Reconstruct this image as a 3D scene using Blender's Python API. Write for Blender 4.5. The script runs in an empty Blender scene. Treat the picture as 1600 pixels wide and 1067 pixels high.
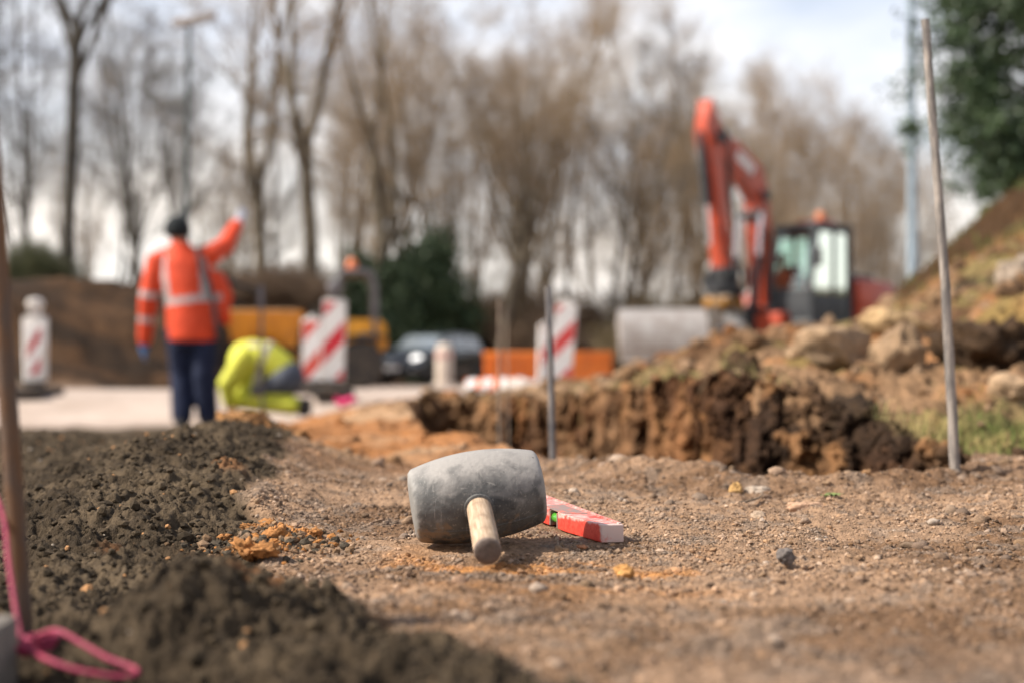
import bpy, bmesh, math, random
import numpy as np
from mathutils import Vector, Matrix, Quaternion
R = math.radians
SC = bpy.context.scene
COL = SC.collection
random.seed(7)
RNG = np.random.default_rng(11)

# ------------------------------------------------------------------ camera, sky, sun, exposure
CAM_H = 0.17
FPX = 2222.0                       # focal length in pixels of the 1600 px wide photograph
PITCH = math.atan(58.5 / FPX)
cd = bpy.data.cameras.new("camera")
cam = bpy.data.objects.new("camera", cd)
COL.objects.link(cam)
cam.location = (0, 0, CAM_H)
cam.rotation_euler = (R(90) + PITCH, 0, 0)
cd.sensor_width = 36
cd.lens = 50
cd.clip_start = 0.02
cd.clip_end = 3000
cd.dof.use_dof = True
cd.dof.focus_distance = 1.50
cd.dof.aperture_fstop = 3.5
SC.camera = cam

SUN_EL, SUN_AZ = R(44), R(-98)     # azimuth from +Y towards +X: the sun stands to the left
wd = bpy.data.worlds.new("World")
SC.world = wd
wd.use_nodes = True
nt = wd.node_tree
nt.nodes.clear()
def wn(t, **k):
    n = nt.nodes.new(t)
    for a, b in k.items(): setattr(n, a, b)
    return n
w_out = wn('ShaderNodeOutputWorld'); w_bg = wn('ShaderNodeBackground')
w_sky = wn('ShaderNodeTexSky', sky_type='NISHITA', sun_disc=False, sun_elevation=SUN_EL, sun_rotation=SUN_AZ)
w_sky.air_density = 1.0; w_sky.dust_density = 2.0
w_tc = wn('ShaderNodeTexCoord'); w_map = wn('ShaderNodeMapping')
w_map.inputs['Scale'].default_value = (1.0, 1.0, 2.6)
w_map.inputs['Location'].default_value = (0.31, 0.2, 0.12)
w_n = wn('ShaderNodeTexNoise'); w_n.inputs['Scale'].default_value = 3.4; w_n.inputs['Detail'].default_value = 7; w_n.inputs['Roughness'].default_value = 0.56
w_r = wn('ShaderNodeValToRGB'); w_r.color_ramp.elements[0].position = 0.34; w_r.color_ramp.elements[1].position = 0.62
w_r.color_ramp.elements[0].color = (0.50, 0.50, 0.50, 1)
w_n2 = wn('ShaderNodeTexNoise'); w_n2.inputs['Scale'].default_value = 5.0; w_n2.inputs['Detail'].default_value = 5
w_cr = wn('ShaderNodeValToRGB')
w_cr.color_ramp.elements[0].position = 0.36; w_cr.color_ramp.elements[0].color = (0.66, 0.69, 0.76, 1)
w_cr.color_ramp.elements[1].position = 0.66; w_cr.color_ramp.elements[1].color = (1.0, 0.95, 0.90, 1)
w_mul = wn('ShaderNodeVectorMath', operation='SCALE'); w_mul.inputs['Scale'].default_value = 8.8
w_mix = wn('ShaderNodeMix', data_type='RGBA')
L = nt.links.new
L(w_tc.outputs['Generated'], w_map.inputs['Vector']); L(w_map.outputs[0], w_n.inputs['Vector']); L(w_map.outputs[0], w_n2.inputs['Vector'])
L(w_n.outputs[0], w_r.inputs[0]); L(w_n2.outputs[0], w_cr.inputs[0]); w_lo = wn('ShaderNodeMapRange'); w_lo.inputs['From Min'].default_value = 0.10; w_lo.inputs['From Max'].default_value = 0.22; w_lo.inputs['To Min'].default_value = 0.75; w_lo.inputs['To Max'].default_value = 0.0
w_s2 = wn('ShaderNodeSeparateXYZ'); L(w_tc.outputs['Generated'], w_s2.inputs[0]); L(w_s2.outputs['Z'], w_lo.inputs[0])
w_cm = wn('ShaderNodeMix', data_type='RGBA'); L(w_lo.outputs[0], w_cm.inputs['Factor']); L(w_cr.outputs[0], w_cm.inputs['A']); w_cm.inputs['B'].default_value = (1.0, 0.91, 0.81, 1)
L(w_cm.outputs['Result'], w_mul.inputs[0])
w_sep = wn('ShaderNodeSeparateXYZ'); L(w_tc.outputs['Generated'], w_sep.inputs[0])
w_el = wn('ShaderNodeMapRange'); w_el.inputs['From Min'].default_value = 0.28; w_el.inputs['From Max'].default_value = 0.62; w_el.inputs['To Min'].default_value = 1.0; w_el.inputs['To Max'].default_value = 0.12
L(w_sep.outputs['Z'], w_el.inputs[0])
w_f = wn('ShaderNodeMath', operation='MULTIPLY'); L(w_r.outputs[0], w_f.inputs[0]); L(w_el.outputs[0], w_f.inputs[1])
L(w_f.outputs[0], w_mix.inputs['Factor']); L(w_sky.outputs[0], w_mix.inputs['A']); L(w_mul.outputs[0], w_mix.inputs['B'])
L(w_mix.outputs['Result'], w_bg.inputs['Color']); w_bg.inputs['Strength'].default_value = 0.10
L(w_bg.outputs[0], w_out.inputs['Surface'])

sl = bpy.data.lights.new("sun", 'SUN'); sl.energy = 4.5; sl.angle = R(1.2); sl.color = (1.0, 0.93, 0.82)
so = bpy.data.objects.new("sun", sl); COL.objects.link(so)
sdir = Vector((math.sin(SUN_AZ) * math.cos(SUN_EL), math.cos(SUN_AZ) * math.cos(SUN_EL), math.sin(SUN_EL)))
so.rotation_euler = sdir.to_track_quat('Z', 'Y').to_euler()
so.location = (-20, -5, 30)

SC.view_settings.view_transform = 'Standard'
SC.view_settings.look = 'None'
SC.view_settings.exposure = 0.80
SC.view_settings.gamma = 1.0
SC.render.engine = 'CYCLES'
SC.cycles.use_denoising = True
SC.cycles.max_bounces = 6
SC.cycles.transparent_max_bounces = 8

# ------------------------------------------------------------------ helpers
def at(px, py, Y):
    """A point at depth Y that the photograph shows at pixel (px, py)."""
    x = (px - 800.0) / FPX; y = (533.5 - py) / FPX
    d = Vector((x, math.cos(PITCH) - y * math.sin(PITCH), math.sin(PITCH) + y * math.cos(PITCH)))
    d *= Y / d.y
    return Vector((d.x, d.y, d.z + CAM_H))

def tag(o, label=None, cat=None, group=None, kind=None):
    if label: o['label'] = label
    if cat: o['category'] = cat
    if group: o['group'] = group
    if kind: o['kind'] = kind
    return o

def thing(name, label, cat, loc=(0, 0, 0), rot=(0, 0, 0), group=None):
    o = bpy.data.objects.new(name, None)
    COL.objects.link(o)
    o.empty_display_size = 0.1
    o.location = loc; o.rotation_euler = rot
    return tag(o, label, cat, group)

def copy_tree(o, parent=None):
    c = o.copy(); COL.objects.link(c)
    if parent: c.parent = parent
    for ch in list(o.children): copy_tree(ch, c)
    return c

def link_mesh(name, me, mats, parent=None):
    o = bpy.data.objects.new(name, me)
    COL.objects.link(o)
    for m in (mats if isinstance(mats, (list, tuple)) else [mats]): me.materials.append(m)
    if parent is not None: o.parent = parent
    return o

def np_mesh(name, V, F, mat, parent=None, smooth=True, col=None):
    """mesh object from numpy verts and one array of equal-sided faces"""
    V = np.asarray(V, np.float32); F = np.asarray(F, np.int32)
    k = F.shape[1]; n = len(F)
    me = bpy.data.meshes.new(name)
    me.vertices.add(len(V)); me.vertices.foreach_set('co', V.ravel())
    me.loops.add(n * k); me.loops.foreach_set('vertex_index', F.ravel())
    me.polygons.add(n)
    me.polygons.foreach_set('loop_start', np.arange(0, n * k, k, dtype=np.int32))
    me.polygons.foreach_set('use_smooth', np.full(n, smooth, dtype=bool))
    if col is not None:
        a = me.color_attributes.new('col', 'FLOAT_COLOR', 'POINT')
        c4 = np.ones((len(V), 4), np.float32); c4[:, :3] = col
        a.data.foreach_set('color', c4.ravel())
    me.update(calc_edges=True); me.validate()
    return link_mesh(name, me, mat, parent)

class MB:
    """collects simple shapes into one mesh"""
    def __init__(s): s.v = []; s.f = []; s.m = []; s.mi = 0
    def add(s, vs, fs):
        b = len(s.v); s.v += [tuple(v) for v in vs]
        s.f += [tuple(i + b for i in f) for f in fs]; s.m += [s.mi] * len(fs); return s
    def box(s, c, d, rot=None, bev=0.0, M=None, taper=None):
        bm = bmesh.new(); bmesh.ops.create_cube(bm, size=1)
        for v in bm.verts:
            v.co = Vector((v.co.x * d[0], v.co.y * d[1], v.co.z * d[2]))
            if taper and v.co.z > 0: v.co.x *= taper[0]; v.co.y *= taper[1]
        if bev: bmesh.ops.bevel(bm, geom=list(bm.edges), offset=bev, segments=2, affect='EDGES', profile=0.6)
        T = Matrix.Translation(c)
        if rot is not None:
            from mathutils import Euler
            T = T @ Euler(rot).to_matrix().to_4x4()
        if M is not None: T = M @ T
        bm.transform(T); s.bm(bm); return s
    def bm(s, bm):
        bm.verts.ensure_lookup_table(); bm.verts.index_update()
        s.add([v.co.copy() for v in bm.verts], [[v.index for v in f.verts] for f in bm.faces]); bm.free(); return s
    def tube(s, pts, r, n=12, cap=True, ell=None):
        pts = [Vector(p) for p in pts]
        if not isinstance(r, (list, tuple)): r = [r] * len(pts)
        rings = []; nrm = None
        for i, p in enumerate(pts):
            t = (pts[min(i + 1, len(pts) - 1)] - pts[max(i - 1, 0)])
            if t.length < 1e-9: t = Vector((0, 0, 1))
            t.normalize()
            if nrm is None:
                a = Vector((0, 0, 1)) if abs(t.z) < 0.9 else Vector((1, 0, 0))
                nrm = (a - t * a.dot(t)).normalized()
            else:
                nrm = (nrm - t * nrm.dot(t)).normalized()
            b = t.cross(nrm)
            rings.append([p + (nrm * math.cos(2 * math.pi * k / n) + b * math.sin(2 * math.pi * k / n)) * r[i] for k in range(n)])
        vs = [v for rg in rings for v in rg]; fs = []
        for i in range(len(rings) - 1):
            for k in range(n):
                k2 = (k + 1) % n
                fs.append((i * n + k, i * n + k2, (i + 1) * n + k2, (i + 1) * n + k))
        if cap:
            fs.append(tuple(reversed(range(n)))); fs.append(tuple((len(rings) - 1) * n + k for k in range(n)))
        return s.add(vs, fs)
    def limb(s, pts, r, n=12):
        """a tube with rounded ends"""
        pts = [Vector(p) for p in pts]
        a = (pts[0] - pts[1]).normalized(); b = (pts[-1] - pts[-2]).normalized()
        P = [pts[0] + a * r[0] * k for k in (0.98, 0.8, 0.45)] + pts + [pts[-1] + b * r[-1] * k for k in (0.45, 0.8, 0.98)]
        Q = [r[0] * k for k in (0.2, 0.6, 0.89)] + list(r) + [r[-1] * k for k in (0.89, 0.6, 0.2)]
        return s.tube(P, Q, n)
    def loft(s, rings, n=20):
        """rings: (centre, half width x, half depth y) stacked in z, closed"""
        vs = []; fs = []
        for c, a, b in rings:
            for k in range(n):
                t = 2 * math.pi * k / n
                vs.append(Vector(c) + Vector((a * math.cos(t), b * math.sin(t), 0)))
        m = len(rings)
        for i in range(m - 1):
            for k in range(n):
                k2 = (k + 1) % n; fs.append((i * n + k, i * n + k2, (i + 1) * n + k2, (i + 1) * n + k))
        fs.append(tuple(reversed(range(n)))); fs.append(tuple((m - 1) * n + k for k in range(n)))
        return s.add(vs, fs)
    def ball(s, c, r, n=16, M=None):
        bm = bmesh.new(); bmesh.ops.create_uvsphere(bm, u_segments=n, v_segments=n // 2 + 2, radius=1)
        r = r if isinstance(r, (tuple, list)) else (r, r, r)
        T = Matrix.Translation(c) @ (M if M is not None else Matrix()) @ Matrix.Diagonal((*r, 1))
        bm.transform(T); return s.bm(bm)
    def prism(s, poly, t0, t1, M=None, bev=0.0):
        """polygon in local x,z extruded along y from t0 to t1"""
        bm = bmesh.new()
        a = [bm.verts.new((x, t0, z)) for x, z in poly]; b = [bm.verts.new((x, t1, z)) for x, z in poly]
        n = len(poly)
        bm.faces.new(a); bm.faces.new(list(reversed(b)))
        for i in range(n): bm.faces.new((a[(i + 1) % n], a[i], b[i], b[(i + 1) % n]))
        bmesh.ops.recalc_face_normals(bm, faces=bm.faces)
        if bev: bmesh.ops.bevel(bm, geom=list(bm.edges), offset=bev, segments=2, affect='EDGES', profile=0.6)
        if M is not None: bm.transform(M)
        return s.bm(bm)
    def lathe(s, prof, n=32, M=None):
        """profile (r, z) turned round local z"""
        vs = []; fs = []; m = len(prof)
        for r, z in prof:
            for k in range(n):
                t = 2 * math.pi * k / n; vs.append(Vector((r * math.cos(t), r * math.sin(t), z)))
        for i in range(m - 1):
            for k in range(n):
                k2 = (k + 1) % n; fs.append((i * n + k, i * n + k2, (i + 1) * n + k2, (i + 1) * n + k))
        fs.append(tuple(reversed(range(n)))); fs.append(tuple((m - 1) * n + k for k in range(n)))
        if M is not None: vs = [M @ v for v in vs]
        return s.add(vs, fs)
    def build(s, name, mat, parent=None, smooth=35):
        me = bpy.data.meshes.new(name); me.from_pydata([tuple(v) for v in s.v], [], s.f); me.update()
        o = link_mesh(name, me, mat, parent)
        me.polygons.foreach_set('material_index', s.m)
        bm = bmesh.new(); bm.from_mesh(me); bmesh.ops.recalc_face_normals(bm, faces=bm.faces); bm.to_mesh(me); bm.free()
        if smooth:
            me.polygons.foreach_set('use_smooth', [True] * len(me.polygons))
            me.set_sharp_from_angle(angle=R(smooth))
        return o
    def fused(s, name, mat, parent=None, voxel=0.018, it=4):
        """one continuous skin over everything collected"""
        me = bpy.data.meshes.new('t'); me.from_pydata([tuple(v) for v in s.v], [], s.f); me.update()
        bm = bmesh.new(); bm.from_mesh(me); bmesh.ops.recalc_face_normals(bm, faces=bm.faces); bm.to_mesh(me); bm.free()
        t = bpy.data.objects.new('t', me); COL.objects.link(t)
        m = t.modifiers.new('r', 'REMESH'); m.mode = 'VOXEL'; m.voxel_size = voxel
        k = t.modifiers.new('s', 'SMOOTH'); k.factor = 0.5; k.iterations = it
        dg = bpy.context.evaluated_depsgraph_get()
        nm = bpy.data.meshes.new_from_object(t.evaluated_get(dg))
        bpy.data.objects.remove(t); bpy.data.meshes.remove(me)
        nm.name = name; nm.materials.clear()
        nm.polygons.foreach_set('use_smooth', [True] * len(nm.polygons))
        return link_mesh(name, nm, mat, parent)

# ------------------------------------------------------------------ materials
def mat(name, col, rough=0.6, metal=0.0, var=0.0, vscale=8.0, col2=None, bump=0.0, bscale=60.0, spec=0.4, lo=0.4, hi=0.62, coat=0.0, dist=0.01, stretch=None, detail=6.0):
    m = bpy.data.materials.new(name); m.use_nodes = True
    t = m.node_tree; b = t.nodes['Principled BSDF']
    b.inputs['Base Color'].default_value = (*col, 1); b.inputs['Roughness'].default_value = rough
    b.inputs['Metallic'].default_value = metal; b.inputs['Specular IOR Level'].default_value = spec
    b.inputs['Coat Weight'].default_value = coat
    tc = t.nodes.new('ShaderNodeTexCoord'); src = tc.outputs['Object']
    if stretch:
        mp = t.nodes.new('ShaderNodeMapping'); mp.inputs['Scale'].default_value = stretch
        t.links.new(src, mp.inputs[0]); src = mp.outputs[0]
    if col2 is not None or var:
        n = t.nodes.new('ShaderNodeTexNoise'); n.inputs['Scale'].default_value = vscale; n.inputs['Detail'].default_value = detail; n.inputs['Roughness'].default_value = 0.65
        t.links.new(src, n.inputs['Vector'])
        r = t.nodes.new('ShaderNodeValToRGB'); r.color_ramp.elements[0].position = lo; r.color_ramp.elements[1].position = hi
        c2 = col2 if col2 is not None else tuple(min(1, c * (1 + var)) for c in col)
        r.color_ramp.elements[0].color = (*(col if col2 is not None else tuple(c * (1 - var) for c in col)), 1); r.color_ramp.elements[1].color = (*c2, 1)
        t.links.new(n.outputs[0], r.inputs[0]); t.links.new(r.outputs[0], b.inputs['Base Color'])
    if bump:
        n2 = t.nodes.new('ShaderNodeTexNoise'); n2.inputs['Scale'].default_value = bscale; n2.inputs['Detail'].default_value = 5
        t.links.new(src, n2.inputs['Vector'])
        bp = t.nodes.new('ShaderNodeBump'); bp.inputs['Strength'].default_value = bump; bp.inputs['Distance'].default_value = dist
        t.links.new(n2.outputs[0], bp.inputs['Height']); t.links.new(bp.outputs[0], b.inputs['Normal'])
    return m

def soil_mat(name, g1=150.0, g2=520.0, dist=0.004, lo=0.62, hi=1.38):
    """earth: the colour of each kind of soil comes from the mesh, grains from noise"""
    m = bpy.data.materials.new(name); m.use_nodes = True
    t = m.node_tree; b = t.nodes['Principled BSDF']
    b.inputs['Roughness'].default_value = 0.95; b.inputs['Specular IOR Level'].default_value = 0.15
    a = t.nodes.new('ShaderNodeAttribute'); a.attribute_name = 'col'
    tc = t.nodes.new('ShaderNodeTexCoord')
    n = t.nodes.new('ShaderNodeTexNoise'); n.inputs['Scale'].default_value = g1; n.inputs['Detail'].default_value = 6; n.inputs['Roughness'].default_value = 0.7
    t.links.new(tc.outputs['Object'], n.inputs['Vector'])
    mr = t.nodes.new('ShaderNodeMapRange'); mr.inputs['From Min'].default_value = 0.3; mr.inputs['From Max'].default_value = 0.7
    mr.inputs['To Min'].default_value = lo; mr.inputs['To Max'].default_value = hi
    t.links.new(n.outputs[0], mr.inputs[0])
    vm = t.nodes.new('ShaderNodeVectorMath'); vm.operation = 'SCALE'
    t.links.new(a.outputs['Color'], vm.inputs[0]); t.links.new(mr.outputs[0], vm.inputs['Scale'])
    t.links.new(vm.outputs[0], b.inputs['Base Color'])
    n2 = t.nodes.new('ShaderNodeTexNoise'); n2.inputs['Scale'].default_value = g2; n2.inputs['Detail'].default_value = 4
    t.links.new(tc.outputs['Object'], n2.inputs['Vector'])
    ad = t.nodes.new('ShaderNodeMath'); ad.operation = 'ADD'
    t.links.new(n.outputs[0], ad.inputs[0]); t.links.new(n2.outputs[0], ad.inputs[1])
    bp = t.nodes.new('ShaderNodeBump'); bp.inputs['Strength'].default_value = 0.9; bp.inputs['Distance'].default_value = dist
    t.links.new(ad.outputs[0], bp.inputs['Height']); t.links.new(bp.outputs[0], b.inputs['Normal'])
    return m

M = {}
M['soil'] = soil_mat('soil')
M['bank_soil'] = soil_mat('bank soil', 28, 110, 0.02, 0.55, 1.45)
M['far_soil'] = soil_mat('leaf litter', 3.0, 11, 0.05, 0.5, 1.5)
M['grain'] = soil_mat('stone grain', 400, 900, 0.001, 0.75, 1.25)
M['black'] = mat('black plastic', (0.02, 0.021, 0.023), 0.5, var=0.3)
M['tyre'] = mat('tyre rubber', (0.025, 0.024, 0.023), 0.85, col2=(0.08, 0.065, 0.05), vscale=9)
M['steel'] = mat('bare steel', (0.30, 0.29, 0.28), 0.4, 0.7, var=0.25, vscale=15)
M['bark'] = mat('bark', (0.10, 0.078, 0.055), 0.95, col2=(0.20, 0.16, 0.11), vscale=2.5, bump=0.6, bscale=12, dist=0.03)
M['twig'] = mat('twigs', (0.21, 0.145, 0.085), 0.9, col2=(0.35, 0.25, 0.155), vscale=1.2)
M['darkbark'] = mat('dark bark', (0.045, 0.040, 0.034), 0.95, col2=(0.10, 0.085, 0.065), vscale=2.5, bump=0.6, bscale=12, dist=0.03)
M['darktwig'] = mat('dark twigs', (0.07, 0.058, 0.047), 0.9, col2=(0.13, 0.105, 0.08), vscale=1.2)
M['leaf'] = mat('evergreen leaf', (0.022, 0.045, 0.016), 0.5, col2=(0.06, 0.10, 0.035), vscale=3, spec=0.5)
M['leaf2'] = mat('yew leaf', (0.025, 0.05, 0.02), 0.6, col2=(0.06, 0.085, 0.035), vscale=2, spec=0.4)

# ------------------------------------------------------------------ noise on arrays
def _h(ix, iy, s):
    h = (ix.astype(np.int64) * 374761393 + iy.astype(np.int64) * 668265263 + s * 1442695041) & 0xFFFFFFFF
    h = ((h ^ (h >> 13)) * 1274126177) & 0xFFFFFFFF
    h = ((h ^ (h >> 16)) * 2246822519) & 0xFFFFFFFF
    return ((h ^ (h >> 15)) & 0xFFFFFF) / float(0x1000000)
def vnoise(x, y, s=0):
    ix = np.floor(x); iy = np.floor(y); fx = x - ix; fy = y - iy
    fx = fx * fx * fx * (fx * (fx * 6 - 15) + 10); fy = fy * fy * fy * (fy * (fy * 6 - 15) + 10)
    a = _h(ix, iy, s); b = _h(ix + 1, iy, s); c = _h(ix, iy + 1, s); d = _h(ix + 1, iy + 1, s)
    return (a * (1 - fx) + b * fx) * (1 - fy) + (c * (1 - fx) + d * fx) * fy
def fbm(x, y, o=4, s=0, g=0.5):
    v = 0; a = 1; t = 0
    for k in range(o):
        v = v + a * vnoise(x * 2 ** k + 13.7 * k, y * 2 ** k - 7.3 * k, s + k); t += a; a *= g
    return v / t
def vnoise3(P, s=0):
    I = np.floor(P); f = P - I; f = f * f * f * (f * (f * 6 - 15) + 10); o = 0
    for dz in (0, 1):
        zz = (I[..., 2] + dz) * 7919 + s * 101
        a = _h(I[..., 0] + zz, I[..., 1] - zz * 3, s); b = _h(I[..., 0] + 1 + zz, I[..., 1] - zz * 3, s); c_ = _h(I[..., 0] + zz, I[..., 1] + 1 - zz * 3, s); d = _h(I[..., 0] + 1 + zz, I[..., 1] + 1 - zz * 3, s)
        v = (a * (1 - f[..., 0]) + b * f[..., 0]) * (1 - f[..., 1]) + (c_ * (1 - f[..., 0]) + d * f[..., 0]) * f[..., 1]
        o = o + v * (f[..., 2] if dz else 1 - f[..., 2])
    return o
def fbm3(P, o=4, s=0, g=.5):
    v = 0; a = 1; t = 0
    for k in range(o): v = v + a * vnoise3(P * 2 ** k + 17.3 * k, s + k); t += a; a *= g
    return v / t
def domes(x, y, s=0, r0=0.35, r1=0.75):
    """lumps: the highest of the domes standing in the neighbouring cells"""
    ix = np.floor(x); iy = np.floor(y); best = np.zeros_like(x)
    for dx in (-1, 0, 1):
        for dy in (-1, 0, 1):
            cx = ix + dx; cy = iy + dy
            px = cx + _h(cx, cy, s); py = cy + _h(cx, cy, s + 1); r = r0 + (r1 - r0) * _h(cx, cy, s + 2) ** 2
            q = 1 - ((x - px) ** 2 + (y - py) ** 2) / r ** 2
            best = np.maximum(best, r * np.sqrt(np.maximum(q, 0)))
    return best
def sst(a, b, x):
    t = np.clip((x - a) / (b - a), 0, 1); return t * t * (3 - 2 * t)

# ------------------------------------------------------------------ terrain
# base heights known at (column in the photograph, depth Y, height z)
CP = []
for p in (-1200, -400, 0, 400, 800, 1200, 1600, 2000, 2800):
    CP += [(p, 0.42, -0.004), (p, 0.62, 0.0), (p, 0.9, 0.0), (p, 1.2, 0.0)]
for p in (500, 700, 900, 1100, 1400, 1700): CP += [(p, 1.46, 0.0)]
CP += [(700, 1.67, .010), (900, 1.67, .012), (1200, 1.7, .010), (1500, 1.7, .015), (1700, 1.7, .02), (600, 2.0, .012), (800, 2.1, .018), (1000, 2.15, .028), (1250, 1.95, .019), (1480, 2.1, .028), (1600, 2.1, .03), (1900, 2.1, .04)]
CP += [(760, 3.2, .028), (700, 3.4, .022), (850, 2.75, .018), (660, 4.3, .018), (500, 2.6, .01), (520, 3.4, .008), (500, 4.5, .01), (560, 6.0, .012), (620, 6.3, .065), (500, 8.0, -.03), (450, 10, -.09), (560, 9, -.02), (650, 9, .03), (650, 11, -.01)]
CP += [(-300, 1.5, .0), (0, 1.5, 0.0), (200, 1.5, .01), (370, 1.5, .01), (430, 1.95, .005), (280, 2.3, .036), (150, 2.2, .02), (0, 2.2, .008), (-300, 2.4, .02), (200, 2.9, .03), (100, 3.2, .018), (290, 3.4, .030), (180, 3.7, .022), (100, 4.0, .012), (30, 4.0, .020), (-200, 4.0, .02), (360, 4.2, .035), (430, 3.3, .045), (440, 4.6, .02),
       (290, 5.4, -.18), (100, 4.9, -.2), (0, 4.9, -.2), (-300, 5, -.2), (400, 6, -.1), (100, 8, -.3), (-300, 8, -.3), (290, 9, -.28), (290, 12.6, -.26), (100, 12.6, -.27), (-300, 12.6, -.27), (420, 13, -.18), (560, 12.8, -.08), (700, 13, -.02)]
CP += [(1540, 2.5, .05), (1520, 3.0, .068), (1640, 2.7, .06), (1600, 3.6, .157), (1550, 4.2, .306), (1600, 4.5, .397), (1600, 5.0, .49), (1600, 6.0, .70), (1600, 7.5, 1.11), (1500, 8.0, .91), (1400, 9.0, .66), (1350, 9.0, .44), (1300, 8.0, .34), (1250, 7.5, .33), (1150, 7.5, .355), (1080, 7.0, .325), (1030, 6.5, .19), (960, 7.0, .145), (850, 8.0, .098), (760, 9.0, .06),
       (1300, 4.2, .19), (1400, 4.0, .175), (1400, 5.0, .31), (1130, 3.5, .172), (1000, 4.4, .145), (900, 5.3, .11), (800, 6.3, .085), (700, 7.2, .06), (1200, 5.0, .242), (1100, 5.5, .25), (1250, 3.2, .14), (1300, 2.95, .108), (1400, 2.75, .075), (1480, 2.6, .055), (1450, 3.3, .115),
       (1000, 12, .0), (850, 12, .0), (1250, 14, .05), (1400, 14, .55), (1550, 12, 1.35), (1700, 12, 1.75), (1900, 9, 1.6), (2300, 9, 1.7), (1700, 20, 1.5), (2200, 20, 1.3), (1400, 24, .2), (1550, 22, 1.1), (1900, 4.5, .75), (2300, 5.0, 1.0), (1900, 3.0, .12), (2800, 4.0, .8), (2600, 2.4, .1)]
for p in (-1200, -300, 200, 700, 1100): CP += [(p, 14, -.06), (p, 18, -.04), (p, 26, -.03), (p, 60, -.03)]
for p in (-1200, 0, 800, 1600, 2800): CP += [(p, 120, 0), (p, 600, 0)]
CP += [(1400, 60, 0), (1700, 45, 1.0), (2800, 30, 2.0), (2800, 60, 0.5), (1250, 24, -.02), (230, 11.5, -.27), (330, 11.5, -.26), (0, 11, -.3), (200, 7, -.27), (-1200, 5, -.1), (-1200, 2.2, .02), (-1200, 9, -.3)]
CP = np.array(CP, float)
cu = (CP[:, 0] - 800) / FPX * 3.0; cv = np.log(CP[:, 1])
def _k(d2): return 0.5 * d2 * np.log(np.maximum(d2, 1e-12))
_A = _k((cu[:, None] - cu[None]) ** 2 + (cv[:, None] - cv[None]) ** 2) + np.eye(len(cu)) * 2e-5
_P = np.c_[np.ones(len(cu)), cu, cv]
_S = np.block([[_A, _P], [_P.T, np.zeros((3, 3))]])
# heights divided by depth: the same accuracy at every distance
_w = np.linalg.solve(_S, np.r_[(CP[:, 2]) / CP[:, 1], 0, 0, 0])
def tps(u, v):
    o = np.zeros_like(u)
    for i in range(len(cu)): o += _w[i] * _k((u - cu[i]) ** 2 + (v - cv[i]) ** 2)
    return o + _w[-3] + _w[-2] * u + _w[-1] * v

def rows():
    y = [0.42]
    while y[-1] < 600:
        Y = y[-1]
        s = .007 if Y < .75 else .0024 if Y < 3.3 else .0042 if Y < 10 else .012 if Y < 60 else .06
        y.append(Y * (1 + s))
    return np.array(y)
Yr = rows()
Ur = np.r_[np.linspace(-1.6, -.47, 40)[:-1], np.linspace(-.47, .47, 740), np.linspace(.47, 1.6, 40)[1:]]
NU, NY = len(Ur), len(Yr)
cuu = np.linspace(-1.6, 1.6, 220); cvv = np.linspace(math.log(.42), math.log(610), 260)
_cg = tps(*np.meshgrid(cuu * 3.0, cvv))
def bil(G, gx, gy, x, y):
    i = np.clip(np.searchsorted(gx, x) - 1, 0, len(gx) - 2); j = np.clip(np.searchsorted(gy, y) - 1, 0, len(gy) - 2)
    a = np.clip((x - gx[i]) / (gx[i + 1] - gx[i]), 0, 1); b = np.clip((y - gy[j]) / (gy[j + 1] - gy[j]), 0, 1)
    return (G[j, i] * (1 - a) + G[j, i + 1] * a) * (1 - b) + (G[j + 1, i] * (1 - a) + G[j + 1, i + 1] * a) * b
UU, YY = np.meshgrid(Ur, Yr)
XX = UU * YY
PX = 800 + FPX * UU
Z0 = bil(_cg, cuu, cvv, UU.ravel(), np.log(YY).ravel()).reshape(UU.shape) * YY
Z0 = np.where(YY > 60, Z0 * np.clip((140 - YY) / 80, 0, 1), Z0)

# trench: for every direction it opens at Yn and ends at Yf
tn = np.array([(600, 6.6), (640, 5.6), (660, 4.3), (700, 3.4), (760, 3.2), (850, 2.75), (930, 2.45), (1000, 2.2), (1100, 2.1), (1180, 2.03), (1270, 1.95), (1350, 1.98), (1440, 2.06), (1480, 2.14), (1510, 2.25)])
tf = np.array([(600, 6.6), (640, 6.6), (700, 7.0), (800, 6.2), (900, 5.2), (1000, 4.3), (1130, 3.4), (1250, 3.05), (1300, 2.9), (1400, 2.70), (1480, 2.55), (1510, 2.5)])
wob = (fbm(XX * 5, YY * 5, 4, 40) - 0.5)
wobf = (fbm(XX * 3.2, YY * 3.2, 5, 41, .6) - 0.5)
yn = np.interp(PX, tn[:, 0], tn[:, 1]) + wob * .16
yf = np.interp(PX, tf[:, 0], tf[:, 1]) + (fbm(XX * 2.4, YY * 2.4, 4, 130, .6) - .5) * .30
inx = sst(628, 655, PX + wob * 30) * (1 - sst(1488, 1512, PX + wob * 30))
slope_far = .03 + .012 * YY
D = np.minimum(sst(0, .05, YY - yn), sst(0, 1, (yf + .05 - YY) / slope_far)) * inx
D = np.where((PX > 590) & (PX < 1520), D, 0)

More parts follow.
